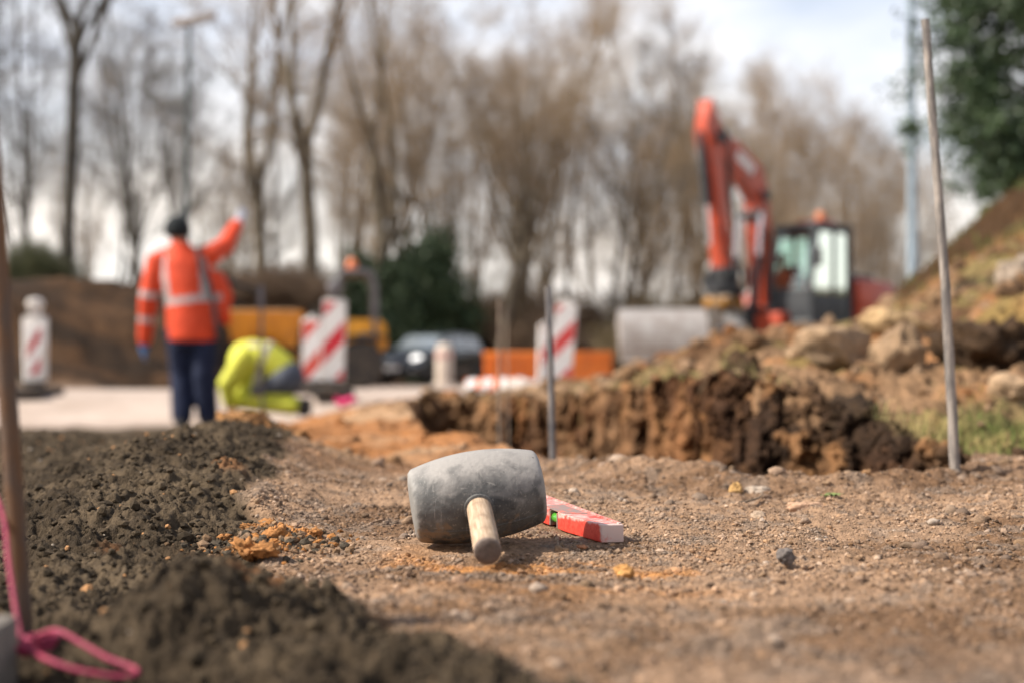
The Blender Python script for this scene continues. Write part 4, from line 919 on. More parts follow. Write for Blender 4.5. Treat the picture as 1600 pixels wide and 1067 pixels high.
def grow(seed, h=17, r=.2, stems=1, spread=.5, first=.22, nl=15, up=.35, tw=1.0, sway=.25, fork=0):
    rr = random.Random(seed); T, L1, TW = [], [], []
    def path(p, d, ln, r0, r1, k, jit, lift, out):
        pts = [p.copy()]; q = p.copy(); d = d.normalized()
        for i in range(k):
            d = (d + Vector((rr.gauss(0, jit), rr.gauss(0, jit), rr.gauss(0, jit) + lift))).normalized()
            nq = q + d * ln / k; f0 = i / k; f1 = (i + 1) / k
            out.append((*q, *nq, r0 + (r1 - r0) * f0, r0 + (r1 - r0) * f1)); q = nq; pts.append(q.copy())
        return pts
    def along(pts, f):
        x = f * (len(pts) - 1); i = min(int(x), len(pts) - 2); return pts[i].lerp(pts[i + 1], x - i), (pts[i + 1] - pts[i]).normalized()
    def side(d, ang):
        a = d.orthogonal().normalized(); a = Quaternion(d, rr.uniform(0, 6.283)) @ a
        return (d * math.cos(ang) + a * math.sin(ang)).normalized()
    def laterals(tp, hh, r, nl, first):
        for i in range(nl):
            f = first + (1 - first) * (i + rr.random()) / nl; p, d = along(tp, min(f, .99)); rb = max(.013, r * (1 - f * .85) * rr.uniform(.25, .5))
            ln = hh * spread * (1.12 - f) * rr.uniform(.45, 1.1) + .8
            lp = path(p, side(d, rr.uniform(.45, 1.1)), ln, rb, rb * .2, 7, .15, up * .3, L1)
            for j in range(int(7 * tw)):
                g = rr.uniform(.2, 1); p2, d2 = along(lp, g); r2 = max(.007, rb * (1 - g * .7) * .4); l2 = ln * rr.uniform(.22, .5) * (1.15 - .5 * g) + .4
                bp = path(p2, side(d2, rr.uniform(.4, 1.1)), l2, r2, r2 * .35, 4, .18, up * .25, L1 if r2 > .02 else TW)
                for k in range(int(8 * tw)):
                    g2 = rr.uniform(.15, 1); p3, d3 = along(bp, g2); l3 = rr.uniform(.35, 1.1)
                    cp = path(p3, side(d3, rr.uniform(.35, .95)), l3, .006, .003, 2, .2, up * .15, TW)
                    for q in range(2):
                        p4, d4 = along(cp, rr.uniform(.3, 1)); path(p4, side(d4, rr.uniform(.4, .9)), rr.uniform(.2, .6), .0035, .0025, 1, .1, .05, TW)
    for s in range(stems):
        a = rr.uniform(0, 6.28); sp = 0 if stems == 1 else rr.uniform(.10, .28)
        d0 = Vector((math.cos(a) * sp, math.sin(a) * sp, 1)); hh = h * rr.uniform(.85, 1.05)
        base = Vector((math.cos(a) * r * .7 * (stems > 1), math.sin(a) * r * .7 * (stems > 1), -.3))
        if not fork:
            laterals(path(base, d0, hh, r, r * .12, 14, .035 * (1 + sway), .03, T), hh, r, nl, first)
        else:
            tp = path(base, d0, hh * fork, r, r * .78, 7, .03, .02, T); nf = rr.randint(3, 5); a1 = rr.uniform(0, 6.28)
            for q in range(nf):
                p, d = along(tp, .99 if q < 2 else rr.uniform(.72, .98)); an = a1 + q * 6.28 / nf + rr.uniform(-.4, .4); ti = rr.uniform(.18, .55)
                lh = hh * (1 - fork) * rr.uniform(.75, 1.1); lr = r * rr.uniform(.42, .62)
                lp = path(p, Vector((math.cos(an) * ti, math.sin(an) * ti, 1)), lh, lr, lr * .15, 11, .075, .03, T)
                laterals(lp, lh * 1.25, lr * 1.1, max(5, nl // 3), .12)
    return T, L1, TW
def bare_tree(seed, bark, twig, label, group, **kw):
    T, L1, TW = grow(seed, **kw)
    t = thing('bare_tree', label, 'tree', (0, 0, 0), group=group)
    V, F = seg_mesh(T, 8); V2, F2 = seg_mesh(L1, 5)
    np_mesh('trunk', V, F, bark, t)
    Va, Fa = seg_mesh(TW, 3)
    np_mesh('crown', np.concatenate([V2, Va]), np.concatenate([F2, Fa + len(V2)]), twig, t)
    return t
GT = 'bare trees at the edge of the wood'
COMMON = 'slim bare tree among many alike at the edge of the wood'
proto = [
    bare_tree(1, M['bark'], M['twig'], COMMON, GT, h=14.5, r=.25, nl=26, spread=.48, first=.18, up=.22, tw=1.12, fork=.33),
    bare_tree(2, M['bark'], M['twig'], COMMON, GT, h=14, r=.17, stems=2, nl=15, spread=.40, first=.2, up=.32, tw=1.0, fork=.4),
    bare_tree(3, M['bark'], M['twig'], COMMON, GT, h=15.5, r=.13, nl=18, spread=.27, first=.18, up=.45, tw=1.0),
    bare_tree(4, M['bark'], M['twig'], COMMON, GT, h=13, r=.13, stems=3, nl=9, spread=.36, first=.25, up=.4, tw=.85),
    bare_tree(5, M['darkbark'], M['darktwig'], COMMON, GT, h=15, r=.19, nl=18, spread=.38, first=.2, up=.2, tw=1.08, fork=.45),
    bare_tree(6, M['darkbark'], M['darktwig'], COMMON, GT, h=12, r=.09, stems=2, nl=10, spread=.36, first=.2, up=.3, tw=1.05),
    bare_tree(7, M['bark'], M['twig'], COMMON, GT, h=8.5, r=.08, stems=4, nl=9, spread=.38, first=.1, up=.45, tw=.95),
]
used = set()
def plant(k, px, Y, label=None, s=1.0, rz=None, lean=0.0, group=GT):
    x = (px - 800) / FPX * Y
    o = proto[k] if k not in used else copy_tree(proto[k]); used.add(k)
    o.location = (x, Y, G1(x, Y) - .05); o.rotation_euler = (0, R(lean), rz if rz is not None else random.uniform(0, 6.28)); o.scale = (s, s, s * random.uniform(.95, 1.08))
    o['label'] = label or COMMON
    if group: o['group'] = group
# trees one can tell apart
plant(4, 100, 38, 'tall dark bare tree with a thick trunk behind the striped post on its own', 1.05, 1.0, 1)
plant(5, 30, 40, 'dark double stemmed bare tree behind the rusty bar', 1.0, .4)
plant(5, 176, 46, 'thin dark bare tree between the dark tree and the standing worker', .8, 2.0)
plant(5, 232, 42, 'thin leaning bare tree just left of the worker in orange', 1.1, 4.0, 3)
plant(0, 488, 46, 'big bare tree with broad crown left of the roll bar', 1.15, .5, -3)
plant(0, 590, 47, 'thick trunked bare tree right behind the roll bar', 1.1, 2.6, 0)
plant(1, 775, 50, 'forked bare tree behind the thin brown stake', 1.05, 1.4, 4)
plant(2, 850, 54, 'slender bare tree above the brown bush', 1.0, 3.0)
plant(5, 940, 50, 'dark forked bare tree left of the bucket', 1.0, 1.1)
plant(2, 1045, 56, 'straight bare tree left of the excavator arm', 1.0, 5.0)
plant(3, 1120, 60, 'many stemmed bare tree behind the excavator arm', 1.0, 2.0)
plant(6, 1235, 44, 'low many stemmed bare tree behind the excavator cab', 1.05, 1.0)
plant(6, 1330, 46, 'low many stemmed bare tree right of the cab before the hill', .9, 3.0)
rt = random.Random(5)
for px, Y, k, s in [(-60, 44, 4, .9), (65, 52, 5, 1.1), (140, 56, 2, .8), (310, 60, 2, .7), (375, 55, 6, .8), (410, 50, 0, .95), (530, 58, 3, 1.0), (640, 56, 1, 1.0), (690, 60, 2, 1.05), (715, 54, 3, 1.0), (810, 62, 1, 1.0), (880, 62, 2, 1.05), (975, 60, 1, .95), (1010, 64, 2, 1.0), (1075, 66, 1, .95), (1095, 72, 2, 1.0), (1150, 70, 2, .95), (1180, 66, 3, .9), (1210, 60, 6, 1.2), (1270, 58, 6, 1.2), (1300, 62, 3, .7), (1370, 58, 6, 1.0), (1400, 64, 6, 1.0), (1450, 60, 6, .8), (-150, 48, 5, 1.0), (-260, 50, 0, 1.0), (10, 58, 5, 1.1), (200, 54, 5, 1.0), (270, 58, 4, .85), (150, 66, 3, .8), (340, 64, 5, 1.15), (420, 62, 5, 1.1), (610, 78, 2, 1.2), (850, 82, 3, 1.2), (1600, 70, 6, 1.0), (1750, 66, 3, 1.0), (350, 74, 3, .7), (560, 70, 3, 1.05), (735, 72, 3, 1.0), (930, 74, 3, 1.0), (540, 54, 6, .9), (700, 58, 6, 1.0), (820, 56, 6, .95), (1000, 58, 6, 1.0), (1090, 56, 6, 1.0)]:
    plant(k, px, Y, None, s * rt.uniform(.93, 1.07), rt.uniform(0, 6.28), rt.uniform(-3, 3))

def leaf_quads(cent, nrm_, size, n):
    """small bent leaves round clump centres"""
    k = RNG.integers(0, len(cent), n)
    P = cent[k] + RNG.normal(size=(n, 3)) * nrm_[k][:, None] * np.array([1, 1, .8])
    A = RNG.normal(size=(n, 3)); A /= np.linalg.norm(A, axis=1)[:, None]; B = np.cross(A, RNG.normal(size=(n, 3))); B /= np.linalg.norm(B, axis=1)[:, None]
    s = size * RNG.uniform(.6, 1.3, n)[:, None]
    C_ = np.cross(A, B)
    V = np.stack([P - A * s, P + B * s * .42 + C_ * s * .12, P + A * s, P - B * s * .42 + C_ * s * .12], 1).reshape(-1, 3)
    F = np.arange(n * 4).reshape(-1, 4)
    return V, F
def leafy(name, label, cat, loc, rx, ry, rz, nclump, nleaf, lsize, m, seed, trunk_r=.1, low=.15, csize=.2, group=None):
    g = np.random.default_rng(seed); t = thing(name, label, cat, loc, group=group)
    d = g.normal(size=(nclump, 3)); d /= np.linalg.norm(d, axis=1)[:, None]
    rad = g.uniform(.35, 1.0, nclump) ** .6
    lob = 1 + .28 * np.sin(d[:, 0] * 5 + seed) * np.cos(d[:, 2] * 4 + seed * 2)
    c_ = d * (rad * lob)[:, None] * np.array([rx, ry, rz]); c_[:, 2] += rz * (1 + low)
    c_ = c_[c_[:, 2] > low * .5]
    V, F = leaf_quads(c_, g.uniform(.5, 1.3, len(c_)) * csize, lsize, nleaf)
    S = []
    top = Vector((0, 0, rz * 1.6)); prev = Vector((0, 0, -.2))
    for i in range(1, 9):
        q = Vector((g.normal() * .04, g.normal() * .04, -.2 + (rz * 1.7 + .2) * i / 8)); S.append((*prev, *q, trunk_r * (1 - .1 * i + .1), trunk_r * (1 - .1 * i))); prev = q
    L1 = []
    for q in c_[::max(1, len(c_) // 60)]:
        b0 = Vector((0, 0, max(.1, q[2] * .6))); mid_ = b0.lerp(Vector(q), .5) + Vector((0, 0, -.08)); L1 += [(*b0, *mid_, trunk_r * .3, trunk_r * .2), (*mid_, *q, trunk_r * .2, trunk_r * .06)]
    Vt, Ft = seg_mesh(S + L1, 6); np_mesh('trunk', Vt, Ft, M['darkbark'], t)
    np_mesh('crown', V, F, m, t, False)
    return t
p = at(655, 500, 46); leafy('evergreen_bush', 'dark green evergreen bush between the bare trunks behind the car', 'bush', (p.x, 46, G1(p.x, 46) - .1), 1.45, 1.3, 2.35, 260, 17000, .12, M['leaf2'], 3, .12, .0, .26)
p = at(575, 500, 50); leafy('evergreen_bush', 'smaller olive green bush behind the roll bar', 'bush', (p.x, 50, G1(p.x, 50) - .1), 1.0, 1.0, 1.7, 120, 11000, .11, M['leaf2'], 4, .1, .0, .22)
def twiggy(label, px, Y, w, h, seed, m, s=1.0):
    """a leafless shrub: many shoots from one foot"""
    rr = random.Random(seed); S = []
    for i in range(330):
        a = rr.uniform(0, 6.28); q = rr.random() ** .6; p0 = Vector((math.cos(a) * .25 * q * w, math.sin(a) * .25 * q * w, 0)); d = Vector((math.cos(a) * q * w, math.sin(a) * q * w * .7, h * rr.uniform(.55, 1.05) * (1.1 - .5 * q * q)))
        m0 = p0 + d * .5 + Vector((rr.gauss(0, .08), rr.gauss(0, .08), .1 * h)); S += [(*p0, *m0, .018, .012), (*m0, *(p0 + d), .012, .005)]
        for k in range(9):
            b0 = m0.lerp(p0 + d, rr.random()); S.append((*b0, *(b0 + Vector((rr.gauss(0, .22), rr.gauss(0, .22), rr.uniform(.05, .4)))), .007, .004))
    x = (px - 800) / FPX * Y; t = thing('bare_shrub', label, 'shrub', (x, Y, G1(x, Y) - .05), group='leafless shrubs along the wood')
    V, F = seg_mesh(S, 4); np_mesh('shoots', V, F, m, t); return t
br = mat('brown shoots', (.13, .085, .055), .9, col2=(.20, .135, .085), vscale=1.5)
twiggy('brown leafless shrub behind the right striped post', 850, 50, 1.5, 2.6, 1, br)
twiggy('broad brown leafless shrub behind the bucket', 1035, 46, 2.0, 2.9, 2, mat('olive shoots', (.17, .13, .07), .9, col2=(.24, .185, .1), vscale=1.5))
twiggy('low brown leafless shrub left of the bucket', 920, 48, 1.6, 1.6, 3, br)
twiggy('brown leafless shrub behind the excavator body', 1160, 44, 2.2, 2.6, 4, br)
twiggy('greenish leafless shrub behind the dark trees on the bank', 50, 38, 1.2, 1.5, 5, mat('green shoots', (.07, .075, .035), .9, col2=(.11, .11, .05), vscale=1.5))
twiggy('reddish brown leafless shrub behind the dumper', 430, 40, 1.6, 1.3, 6, br)

sh0 = twiggy('brown leafless shrub in the thicket under the bare trees', 700, 58, 2.4, 2.3, 9, br)
sh0['group'] = 'thicket of shrubs under the bare trees'
for px, Y, k in ((470, 52, 1.0), (545, 58, .9), (610, 62, 1.1), (760, 60, .9), (815, 64, 1.1), (885, 62, 1.0), (975, 62, 1.0), (1085, 60, 1.0), (1230, 56, 1.1), (1290, 60, 1.1), (1350, 58, 1.0), (330, 48, .8), (1420, 60, .9)):
    q = copy_tree(sh0); x = (px - 800) / FPX * Y; q.location = (x, Y, G1(x, Y) - .05); q.rotation_euler = (0, 0, px * .37); q.scale = (k, k, k * random.uniform(.8, 1.15))
# holly tree reaching in from the right, rooted on the hill
def holly():
    Y = 14.0; x = (1655 - 800) / FPX * Y; z = G1(x, Y)
    t = thing('holly_tree', 'dark green leafy tree leaning in over the hill at the edge', 'tree', (x, Y, z - .1))
    S = []; rr = random.Random(8); cl = []
    pv = Vector((0, 0, -.2))
    for i in range(1, 13):
        q = Vector((rr.gauss(0, .03) - .02 * i, rr.gauss(0, .05), -.2 + .42 * i)); S.append((*pv, *q, .16 * (1 - .06 * i), .16 * (1 - .06 * i - .06))); pv = q
    T_ = list(S); S = []
    def ellr(th): return 1.0
    for i in range(120):
        zz = rr.uniform(.45, 4.6); a = rr.uniform(0, 6.283); ln = (1.2 - .12 * max(0, zz - 3)) * rr.uniform(.6, 1.05)
        if zz < .9: ln *= .75
        p0 = Vector((-.05 * zz, 0, zz)); p1 = p0 + Vector((math.cos(a) * ln, math.sin(a) * ln, rr.uniform(-.15, .35))); mm_ = p0.lerp(p1, .5) + Vector((0, 0, .1))
        S += [(*p0, *mm_, .035, .02), (*mm_, *p1, .02, .006)]
        for k in range(7): cl.append(p0.lerp(p1, rr.uniform(.45, 1.08)) + Vector((rr.gauss(0, .1), rr.gauss(0, .1), rr.gauss(0, .09))))
    cl = np.array([tuple(c_) for c_ in cl])
    V, F = leaf_quads(cl, RNG.uniform(.05, .14, len(cl)), .04, 60000)
    Vt, Ft = seg_mesh(T_ + S, 7); np_mesh('trunk', Vt, Ft, M['darkbark'], t); np_mesh('crown', V, F, M['leaf'], t, False)
holly()

# ------------------------------------------------------------------ lamp posts
def lamp_post(label, px, Y, h, r, colr, arm=True, lean=0.0):
    x = (px - 800) / FPX * Y; z = G1(x, Y)
    t = thing('street_lamp', label, 'street lamp', (x, Y, z), (0, R(lean), 0))
    pm = mat('lamp post paint', colr, .5, var=.2, vscale=3, metal=.2)
    pl = MB(); pl.tube([(0, 0, -.3), (0, 0, 1.0), (0, 0, 1.05), (0, 0, h * .6), (0, 0, h)], [r * 1.35, r * 1.35, r, r * .8, r * .62], 14); pl.build('pole', pm, t)
    dr = MB(); dr.box((0, -r * 1.32, .55), (r * 1.2, .012, .45), None, .004); dr.build('service_door', pm, t)
    if arm:
        a = MB(); a.tube([(0, 0, h - .05), (.04, 0, h + .05), (.25, 0, h + .10)], .035, 10); ar = a.build('arm', pm, t)
        hd = MB(); hd.box((.12, 0, h + .14), (.95, .30, .13), (0, R(-14), 0), .05); ho = hd.build('lamp_head', mat('lamp head', (.42, .36, .32), .5, var=.1, vscale=4), t)
        g = MB(); g.box((.12 + .02, 0, h + .062), (.6, .22, .03), (0, R(-14), 0), .01); g.build('lens', mat('lamp lens', (.6, .6, .58), .2, spec=.6), ho)
    return t
lamp_post('grey street lamp with flat lamp head above the standing worker', 287, 30, 7.65 - G1((287 - 800) / FPX * 30, 30), .085, (.06, .07, .07), True, .6)
lamp_post('tall blue grey lamp post behind the hill right of the excavator', 1427, 27, 9.5, .10, (.20, .25, .29), False, 0)

# ------------------------------------------------------------------ striped beacons
def stripes(name, vertical_period=.42, red=(.55, .012, .03), wht=(.74, .72, .71), slope=1.0, dirt=.0, phase=0.0):
    m = bpy.data.materials.new(name); m.use_nodes = True; w = m.node_tree; b = w.nodes['Principled BSDF']
    tc = w.nodes.new('ShaderNodeTexCoord'); s = w.nodes.new('ShaderNodeSeparateXYZ'); w.links.new(tc.outputs['Object'], s.inputs[0])
    k = w.nodes.new('ShaderNodeMath'); k.operation = 'MULTIPLY_ADD'; w.links.new(s.outputs['X'], k.inputs[0]); k.inputs[1].default_value = -slope; w.links.new(s.outputs['Z'], k.inputs[2])
    k2 = w.nodes.new('ShaderNodeMath'); k2.operation = 'ADD'; w.links.new(k.outputs[0], k2.inputs[0]); k2.inputs[1].default_value = phase + 20 * vertical_period
    d = w.nodes.new('ShaderNodeMath'); d.operation = 'MODULO'; w.links.new(k2.outputs[0], d.inputs[0]); d.inputs[1].default_value = vertical_period
    g = w.nodes.new('ShaderNodeMath'); g.operation = 'GREATER_THAN'; w.links.new(d.outputs[0], g.inputs[0]); g.inputs[1].default_value = vertical_period * .56
    n = w.nodes.new('ShaderNodeTexNoise'); n.inputs['Scale'].default_value = 14; n.inputs['Detail'].default_value = 6; w.links.new(tc.outputs['Object'], n.inputs['Vector'])
    mx = w.nodes.new('ShaderNodeMix'); mx.data_type = 'RGBA'; w.links.new(g.outputs[0], mx.inputs['Factor']); mx.inputs['A'].default_value = (*wht, 1); mx.inputs['B'].default_value = (*red, 1)
    m2 = w.nodes.new('ShaderNodeMix'); m2.data_type = 'RGBA'; r = w.nodes.new('ShaderNodeMapRange'); r.inputs['From Min'].default_value = .5; r.inputs['From Max'].default_value = .8; r.inputs['To Max'].default_value = .45; w.links.new(n.outputs[0], r.inputs[0]); w.links.new(r.outputs[0], m2.inputs['Factor']); w.links.new(mx.outputs['Result'], m2.inputs['A']); m2.inputs['B'].default_value = (.30, .24, .19, 1)
    w.links.new(m2.outputs['Result'], b.inputs['Base Color']); b.inputs['Roughness'].default_value = .4; return m
ST1 = stripes('red and white stripes', .48, slope=1.15, phase=.325); ST2 = stripes('faded red and white stripes', .48, (.62, .07, .05), slope=1.15, phase=.055); ST4 = stripes('bright red and white stripes', .48, (.58, .05, .05), slope=1.15, phase=.268)
ST3 = stripes('narrow red stripes', .30, (.40, .008, .015), slope=1.6)
FOOT = mat('black rubber foot', (.03, .028, .027), .9, col2=(.09, .07, .055), vscale=10)
def beacon(label, px, py_base, Y, h, w, sm, tilt=0.0, yaw=0.0, lamp=None, narrow=False):
    p = at(px, py_base, Y); z = max(G1(p.x, Y), 0.0 if 13.3 < Y < 24 and p.x < 5 else -9)
    t = thing('road_beacon', label, 'beacon', (p.x, Y, z), (0, R(tilt), R(yaw)), group='striped road beacons')
    f = MB(); f.box((0, 0, .045), (w * 1.5, .75, .09), None, .015); f.box((0, 0, .115), (w * .55, .28, .06), None, .012); f.build('foot', FOOT, t)
    pn = MB(); rad = w * .16
    poly = []
    for cx, cz, a0 in ((w / 2 - rad, h - rad, 0), (-w / 2 + rad, h - rad, 90), (-w / 2 + rad * .4, .15 + rad * .4, 180), (w / 2 - rad * .4, .15 + rad * .4, 270)):
        for k in range(5):
            a = R(a0 + k * 22.5); q = rad if a0 < 180 else rad * .4; poly.append((cx + q * math.cos(a), cz + q * math.sin(a)))
    pn.prism(poly, -.03, .03, None, .006); pn.build('panel', M['bwhite'], t)
    sp_ = MB(); g = w * (.30 if narrow else .045)
    for s_ in (-1, 1):
        y_ = s_ * .0335
        if narrow: vs = [(-w / 2 + g * .75, y_, .22), (w / 2 - g * .75, y_, .22), (w / 2 - g * .75, y_, h - .12), (-w / 2 + g * .75, y_, h - .12)]
        else: vs = [(-w / 2 + g, y_, .17), (w / 2 - g, y_, .17), (w / 2 - g, y_, h - .04), (-w / 2 + g, y_, h - .04)]
        v2 = [(a, y_ - s_ * .003, c_) for a, _, c_ in vs]
        sp_.add(vs + v2, [(0, 1, 2, 3), (0, 4, 5, 1), (1, 5, 6, 2), (2, 6, 7, 3), (3, 7, 4, 0)])
    sp_.build('striped_sheet', sm, t)
    hd = MB(); hd.box((0, 0, h + .012), (w * .36, .05, .05), None, .012); ho = hd.build('carrying_grip', M['bwhite'] if lamp != 'dark' else M['black'], t)
    if lamp:
        l = MB(); l.box((0, 0, h + .06), (w * .5, .09, .07), None, .02); l.lathe([(.075, 0), (.085, .03), (.075, .075), (.03, .09), (.001, .092)], 20, Matrix.Translation((0, .0, h + .09)))
        l.build('warning_lamp', M['lampgrey'] if lamp == 'dark' else M['bwhite'], ho)
    return t
M['bwhite'] = mat('white plastic', (.74, .71, .69), .45, col2=(.58, .53, .48), vscale=6)
M['lampgrey'] = mat('grey lamp housing', (.16, .15, .16), .5, var=.2, vscale=6)
beacon('white beacon with narrow red marks standing alone on the pale road', 54, 620, 14.3, .80, .245, ST3, 0, 0, 'white', True)
beacon('taller red and white beacon with grey lamp beside the kneeling worker', 519, 621, 14.2, .97, .235, ST1, 1.5, 0, 'dark')
beacon('faded red and white beacon half hidden behind the taller one', 487, 617, 16.2, .86, .215, ST2, 0, 0)
beacon('tilted red and white beacon behind the thin grey bar', 873, 610, 15.0, .98, .235, ST4, 5, 0)
beacon('narrow seen striped beacon just left of the tilted one', 851, 611, 18.5, .88, .20, ST1, 2, 25)
# pale bollard in front of the car
def bollard():
    p = at(694, 602, 34); t = thing('bollard', 'pale cream bollard standing in front of the dark car', 'bollard', (p.x, 34, G1(p.x, 34) if p.x > 40 else .005))
    b = MB(); b.loft([((0, 0, 0), .26, .2), ((0, 0, .06), .26, .2), ((0, 0, .08), .2, .15), ((0, 0, .85), .2, .15), ((0, 0, .95), .17, .12), ((0, 0, 1.0), .09, .06)], 20); b.build('post', mat('cream plastic', (.62, .52, .43), .5, var=.1, vscale=5), t)
    k = MB(); k.loft([((0, 0, .66), .206, .156), ((0, 0, .80), .206, .156)], 20); k.build('band', mat('pinkish band', (.6, .36, .32), .4), t)
bollard()

# ------------------------------------------------------------------ people
SKIN = mat('skin', (.45, .25, .17), .55, var=.08, vscale=12)
def hivis(name, col, f):
    """cloth whose reflective tape lies where f(x, y, z) says, woven into the same cloth"""
    return mat(name, col, .75, var=.10, vscale=9, bump=.5, bscale=14, dist=.02)
TAPE = mat('silver reflective tape', (.40, .365, .355), .35, var=.08, vscale=20, spec=.6)
def tape(o, test):
    me = o.data; me.materials.append(TAPE)
    for p_ in me.polygons:
        if test(p_.center): p_.material_index = 1
def hand(mb, wrist, d, palm_n, s=1.0, curl=.4, spread=.12):
    """palm, four bent fingers of unequal length, and a thumb from the side of the palm"""
    d = Vector(d).normalized(); n = Vector(palm_n); n = (n - d * n.dot(d)).normalized(); w = d.cross(n); W = Vector(wrist)
    mb.limb([W - d * .02, W + d * .03, W + d * .075], [.028 * s, .034 * s, .036 * s], 10)
    for i, (o, l) in enumerate(((-.030, .070), (-.010, .080), (.011, .075), (.031, .058))):
        b = W + d * .085 * s + w * o * s; dd = (d + w * o * spread * 20).normalized(); p1 = b + dd * l * .45 * s; d2 = (dd + n * curl).normalized(); p2 = p1 + d2 * l * .33 * s; d3 = (d2 + n * curl).normalized(); p3 = p2 + d3 * l * .25 * s
        mb.limb([b, p1, p2, p3], [.0125 * s, .012 * s, .011 * s, .0095 * s], 8)
    b = W + d * .03 * s - w * .030 * s; td = (d * .75 - w * .8 + n * .35).normalized(); p1 = b + td * .04 * s; p2 = p1 + (td + d * .5).normalized() * .032 * s
    mb.limb([b, p1, p2], [.016 * s, .014 * s, .0105 * s], 8)

def standing():
    p = at(303, 669, 12.3); z = p.z
    t = thing('person', 'person in orange hi-vis jacket and dark cap, back turned, one arm raised', 'person', (p.x, 12.3, z))
    dz = p.z - z          # ground under the feet
    sc_ = 1.0 + dz / 1.84
    t.scale = (1.02, 1.02, 1.0)
    H_ = Vector((-.155, .03, 1.70))
    shL, shR = Vector((-.315, .0, 1.46)), Vector((.115, .02, 1.49))
    elL, wrL = Vector((-.385, -.02, 1.13)), Vector((-.435, .05, .76))
    elR, wrR = Vector((.215, .22, 1.60)), Vector((.275, .40, 1.80))
    hipL, hipR = Vector((-.13, .0, .86)), Vector((.10, .0, .86))
    knL, knR = Vector((-.12, .06, .47)), Vector((.09, -.02, .47)); anL, anR = Vector((-.10, .0, .09)), Vector((.105, .06, .09))
    b = MB()
    b.loft([((-.01, 0, .80), .15, .10), ((-.015, 0, .95), .17, .12), ((-.03, 0, 1.1), .15, .105), ((-.07, 0, 1.3), .185, .115), ((-.10, 0, 1.44), .18, .10), ((-.115, .01, 1.52), .08, .07)], 18)
    b.limb([(-.115, .01, 1.48), (-.135, .02, 1.58), H_], [.06, .055, .055])
    b.ball(H_ + Vector((0, .01, .0)), (.076, .095, .115), 18); b.ball(H_ + Vector((0, .075, -.05)), (.05, .045, .05), 12)
    b.limb([H_ + Vector((0, .10, .015)), H_ + Vector((0, .118, -.012))], [.010, .014], 8)
    for s_ in (-1, 1): b.ball(H_ + Vector((s_ * .08, .005, -.005)), (.012, .022, .033), 10)
    b.limb([shL, elL, wrL], [.055, .043, .03]); b.limb([shR, elR, wrR], [.055, .043, .03])
    b.limb([hipL, knL, anL], [.085, .056, .04]); b.limb([hipR, knR, anR], [.085, .056, .04])
    b.limb([anL + Vector((0, -.05, -.03)), anL + Vector((-.01, .16, -.05))], [.04, .035]); b.limb([anR + Vector((0, -.05, -.03)), anR + Vector((.02, .16, -.05))], [.04, .035])
    hand(b, wrL, (-.1, .15, -1), (.9, .3, 0), .95); hand(b, wrR, (.3, .5, .9), (-.7, .6, 0), .95, .1, .4)
    b.fused('body', SKIN, t, .011, 3)
    # jacket
    j = MB()
    j.loft([((-.005, 0, .745), .205, .155), ((-.005, 0, .77), .225, .17), ((-.01, 0, .9), .228, .175), ((-.03, .0, 1.1), .225, .17), ((-.07, .0, 1.28), .238, .16), ((-.10, 0, 1.43), .215, .135), ((-.115, .0, 1.52), .135, .105), ((-.128, .01, 1.60), .085, .085), ((-.13, .01, 1.615), .075, .075)], 28)
    j.limb([shL + Vector((.05, 0, .0)), shL, elL, wrL + (wrL - elL) * -.02], [.10, .098, .083, .062], 16)
    j.limb([shR + Vector((-.06, 0, -.02)), shR, elR, wrR], [.10, .098, .08, .058], 16)
    j.limb([(.17, .05, 1.28), (.24, .04, 1.13), (.235, .04, 1.0)], [.09, .085, .05], 12)      # loose flap at the open front
    j.limb([(.16, .0, 1.05), (.26, .02, .98), (.275, .02, .93)], [.08, .06, .04], 12)
    OR = hivis('orange hi-vis cloth', (.64, .060, .016), None)
    jo = j.fused('jacket', OR, t, .014, 3)
    def tt(c_):
        x, y, z_ = c_
        if x > -.25 - .02 * (z_ < 1.2) and x < .24 and y < .0 + .2:
            zb = 1.075 + (x + .25) * .12
            if abs(z_ - zb) < .030 and x > -.27: return True
            if abs(x - (-.20 + (z_ - 1.1) * -.14)) < .028 and z_ > zb and z_ < 1.52 and y < .02: return True
            if abs(x - (.115 - (z_ - 1.1) * .10)) < .026 and z_ > zb and z_ < 1.46 and y < .02: return True
        al = Vector((-.385, -.02, 1.13)); ar_ = (wrL - elL).normalized()
        if x < -.24:
            q = (Vector(c_) - elL).dot(ar_)
            if abs(q - .10 + .13) < .028 or abs(q - .19) < .026: return True
        return False
    tape(jo, tt)
    tr = MB(); tr.loft([((-.012, 0, .70), .19, .135), ((-.012, 0, .80), .20, .15), ((-.012, 0, .90), .19, .14), ((-.012, 0, .98), .17, .13)], 24)
    tr.limb([hipL + Vector((0, 0, -.03)), knL, anL + Vector((0, 0, .02))], [.118, .098, .092], 16); tr.limb([hipR + Vector((0, 0, -.03)), knR, anR + Vector((0, 0, .02))], [.118, .098, .092], 16)
    tr.fused('trousers', mat('navy work cloth', (.005, .010, .034), .85, col2=(.010, .017, .048), vscale=8, bump=.5, bscale=12, dist=.02), t, .014, 4)
    c_ = MB(); c_.ball(H_ + Vector((0, -.005, .035)), (.110, .122, .112), 22); c_.loft([(H_ + Vector((0, -.008, -.035)), .104, .116), (H_ + Vector((0, -.006, .0)), .114, .126), (H_ + Vector((0, -.004, .045)), .114, .126)], 24)
    c_.fused('knit_cap', mat('black knit', (.010, .014, .016), .9, var=.3, vscale=60, bump=.6, bscale=90), t, .010, 3)
